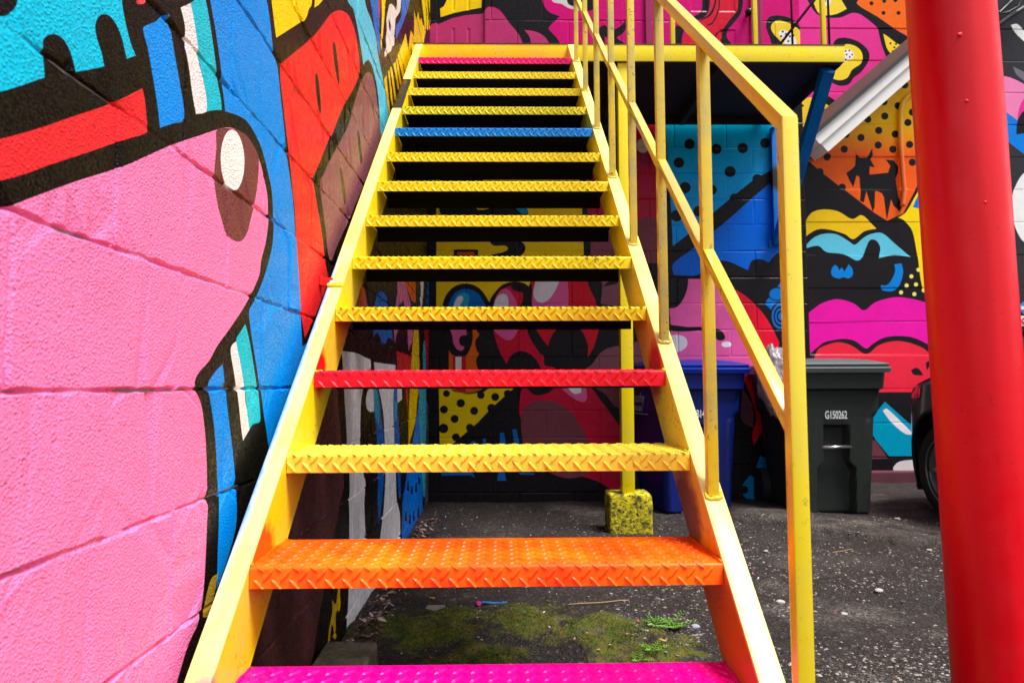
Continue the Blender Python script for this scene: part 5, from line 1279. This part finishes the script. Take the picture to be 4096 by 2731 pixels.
# litter
def on_ground(fr, x, y): 
    p = on(fr, x, y, 2, .004); p.z = gz(p.x, p.y); return p
p = on_ground('b4', 1975, 615); bm = bmesh.new()
q = [(-.035, -.02), (.005, -.028), (.042, -.016), (.036, .018), (.0, .024), (-.03, .02)]
vt = [bm.verts.new((p.x + a, p.y + b_, p.z + .004 + abs(a) * .25 + .004 * random.random())) for a, b_ in q]; bm.faces.new(vt)
bmesh.ops.solidify(bm, geom=bm.faces[:], thickness=.0012); tag(link('paper_scrap', bm_mesh(bm, 'ps'), plain('dirty_paper', (186, 176, 168), .7, var=.4)), 'torn grey piece of card lying behind the mossy mound', 'paper')
p = on_ground('a2', 1960, 890); bm = bmesh.new()
bmesh.ops.create_cone(bm, cap_ends=True, segments=18, radius1=.0105, radius2=.0095, depth=.014, matrix=Matrix.Translation((p.x, p.y, p.z + .011)) @ Matrix.Rotation(1.3, 4, 'X') @ Matrix.Rotation(.4, 4, 'Y'))
tag(link('spray_cap', bm_mesh(bm, 'cap', angle=40), plain('magenta_plastic', (196, 10, 120), .3, bump=0)), 'magenta plastic spray can cap on the ground under the stairs', 'cap')
p = on_ground('a7', 345, 968); bm = bmesh.new(); d = Vector((.7, -.7, .05)).normalized() * .014
bm_tube(bm, [p + Vector((0, 0, .005)) - d, p + Vector((0, 0, .005)) + d], .0038, 10); tag(link('cigarette_butt', bm_mesh(bm, 'cb', True), plain('cork_filter', (226, 160, 50), .7, bump=0)), 'yellow cigarette butt lying on the moss', 'cigarette')
p = on_ground('a2', 1560, 836); bm = bmesh.new(); d = Vector((.9, -.3, .0)).normalized() * .012
bm_tube(bm, [p + Vector((0, 0, .004)) - d, p + Vector((0, 0, .004)) + d], .0036, 10); tag(link('cigarette_butt', bm_mesh(bm, 'cb', True), plain('orange_filter', (226, 130, 20), .7, bump=0)), 'orange cigarette butt among dead leaves near the wall', 'cigarette')
p = on_ground('a2', 2090, 880); bm = bmesh.new(); pts = [p + Vector((.022 * (i - 4) / 1.6, .003 * math.sin(i * 1.7), .003 + .002 * math.sin(i))) for i in range(9)]
bm_tube(bm, pts, [.004, .006, .005, .007, .005, .006, .004, .005, .003], 8); tag(link('blue_rag', bm_mesh(bm, 'rg', True), plain('blue_cloth', (40, 110, 176), .8)), 'thin strip of blue plastic beside the magenta cap', 'litter')
for (a, b_, lab) in ((('F', 1305, 1392), ('F', 1445, 1378), 'pale dry twig lying across the ground under the stairs'), (('a7', 1290, 422), ('a7', 1400, 405), 'short brown twig on the asphalt in front of the grey bin')):
    p, q = on_ground(*a), on_ground(*b_); bm = bmesh.new(); bm_tube(bm, [p.lerp(q, t) + Vector((0, .004 * math.sin(t * 9), .004)) for t in np.linspace(0, 1, 7)], .0022, 6)
    tag(link('twig', bm_mesh(bm, 'tw', True), plain('dry_wood', (166, 130, 96), .8)), lab, 'twig', 'twigs')
V_ = []
for (fr, x, y, s, lab) in (('a7', 920, 420, .014, 'pale round pebble on open asphalt beside the right stringer'), ('a7', 1548, 640, .017, 'white pebble on the asphalt between newel post and red column'), ('a7', 1000, 700, .018, 'flat white stone on the asphalt beside the newel post'), ('a7', 528, 838, .016, 'grey-blue pebble beside the mossy mound'), ('a7', 1650, 268, .02, 'white pebble in the shade near the car'), ('a7', 1825, 410, .016, 'white bottle-top sized stone near the red column'), ('a7', 1355, 762, .012, 'small white pebble behind the newel post'), ('a7', 1680, 690, .013, 'dark pebble on the asphalt between newel post and red column')):
    p = on_ground(fr, x, y); bm = bmesh.new(); bmesh.ops.create_icosphere(bm, subdivisions=2, radius=s)
    for v in bm.verts: v.co = Vector((v.co.x, v.co.y * .8, v.co.z * .55)) * (1 + .35 * noise.noise(v.co * 60 + p)) + p + Vector((0, 0, s * .25))
    tag(link('pebble', bm_mesh(bm, 'pb', angle=30), plain('pebble_%d' % x, (60, 56, 56) if 'dark' in lab else (150, 150, 166) if 'blue' in lab else (176, 168, 160), .8)), lab, 'pebble', 'pebbles on the asphalt')
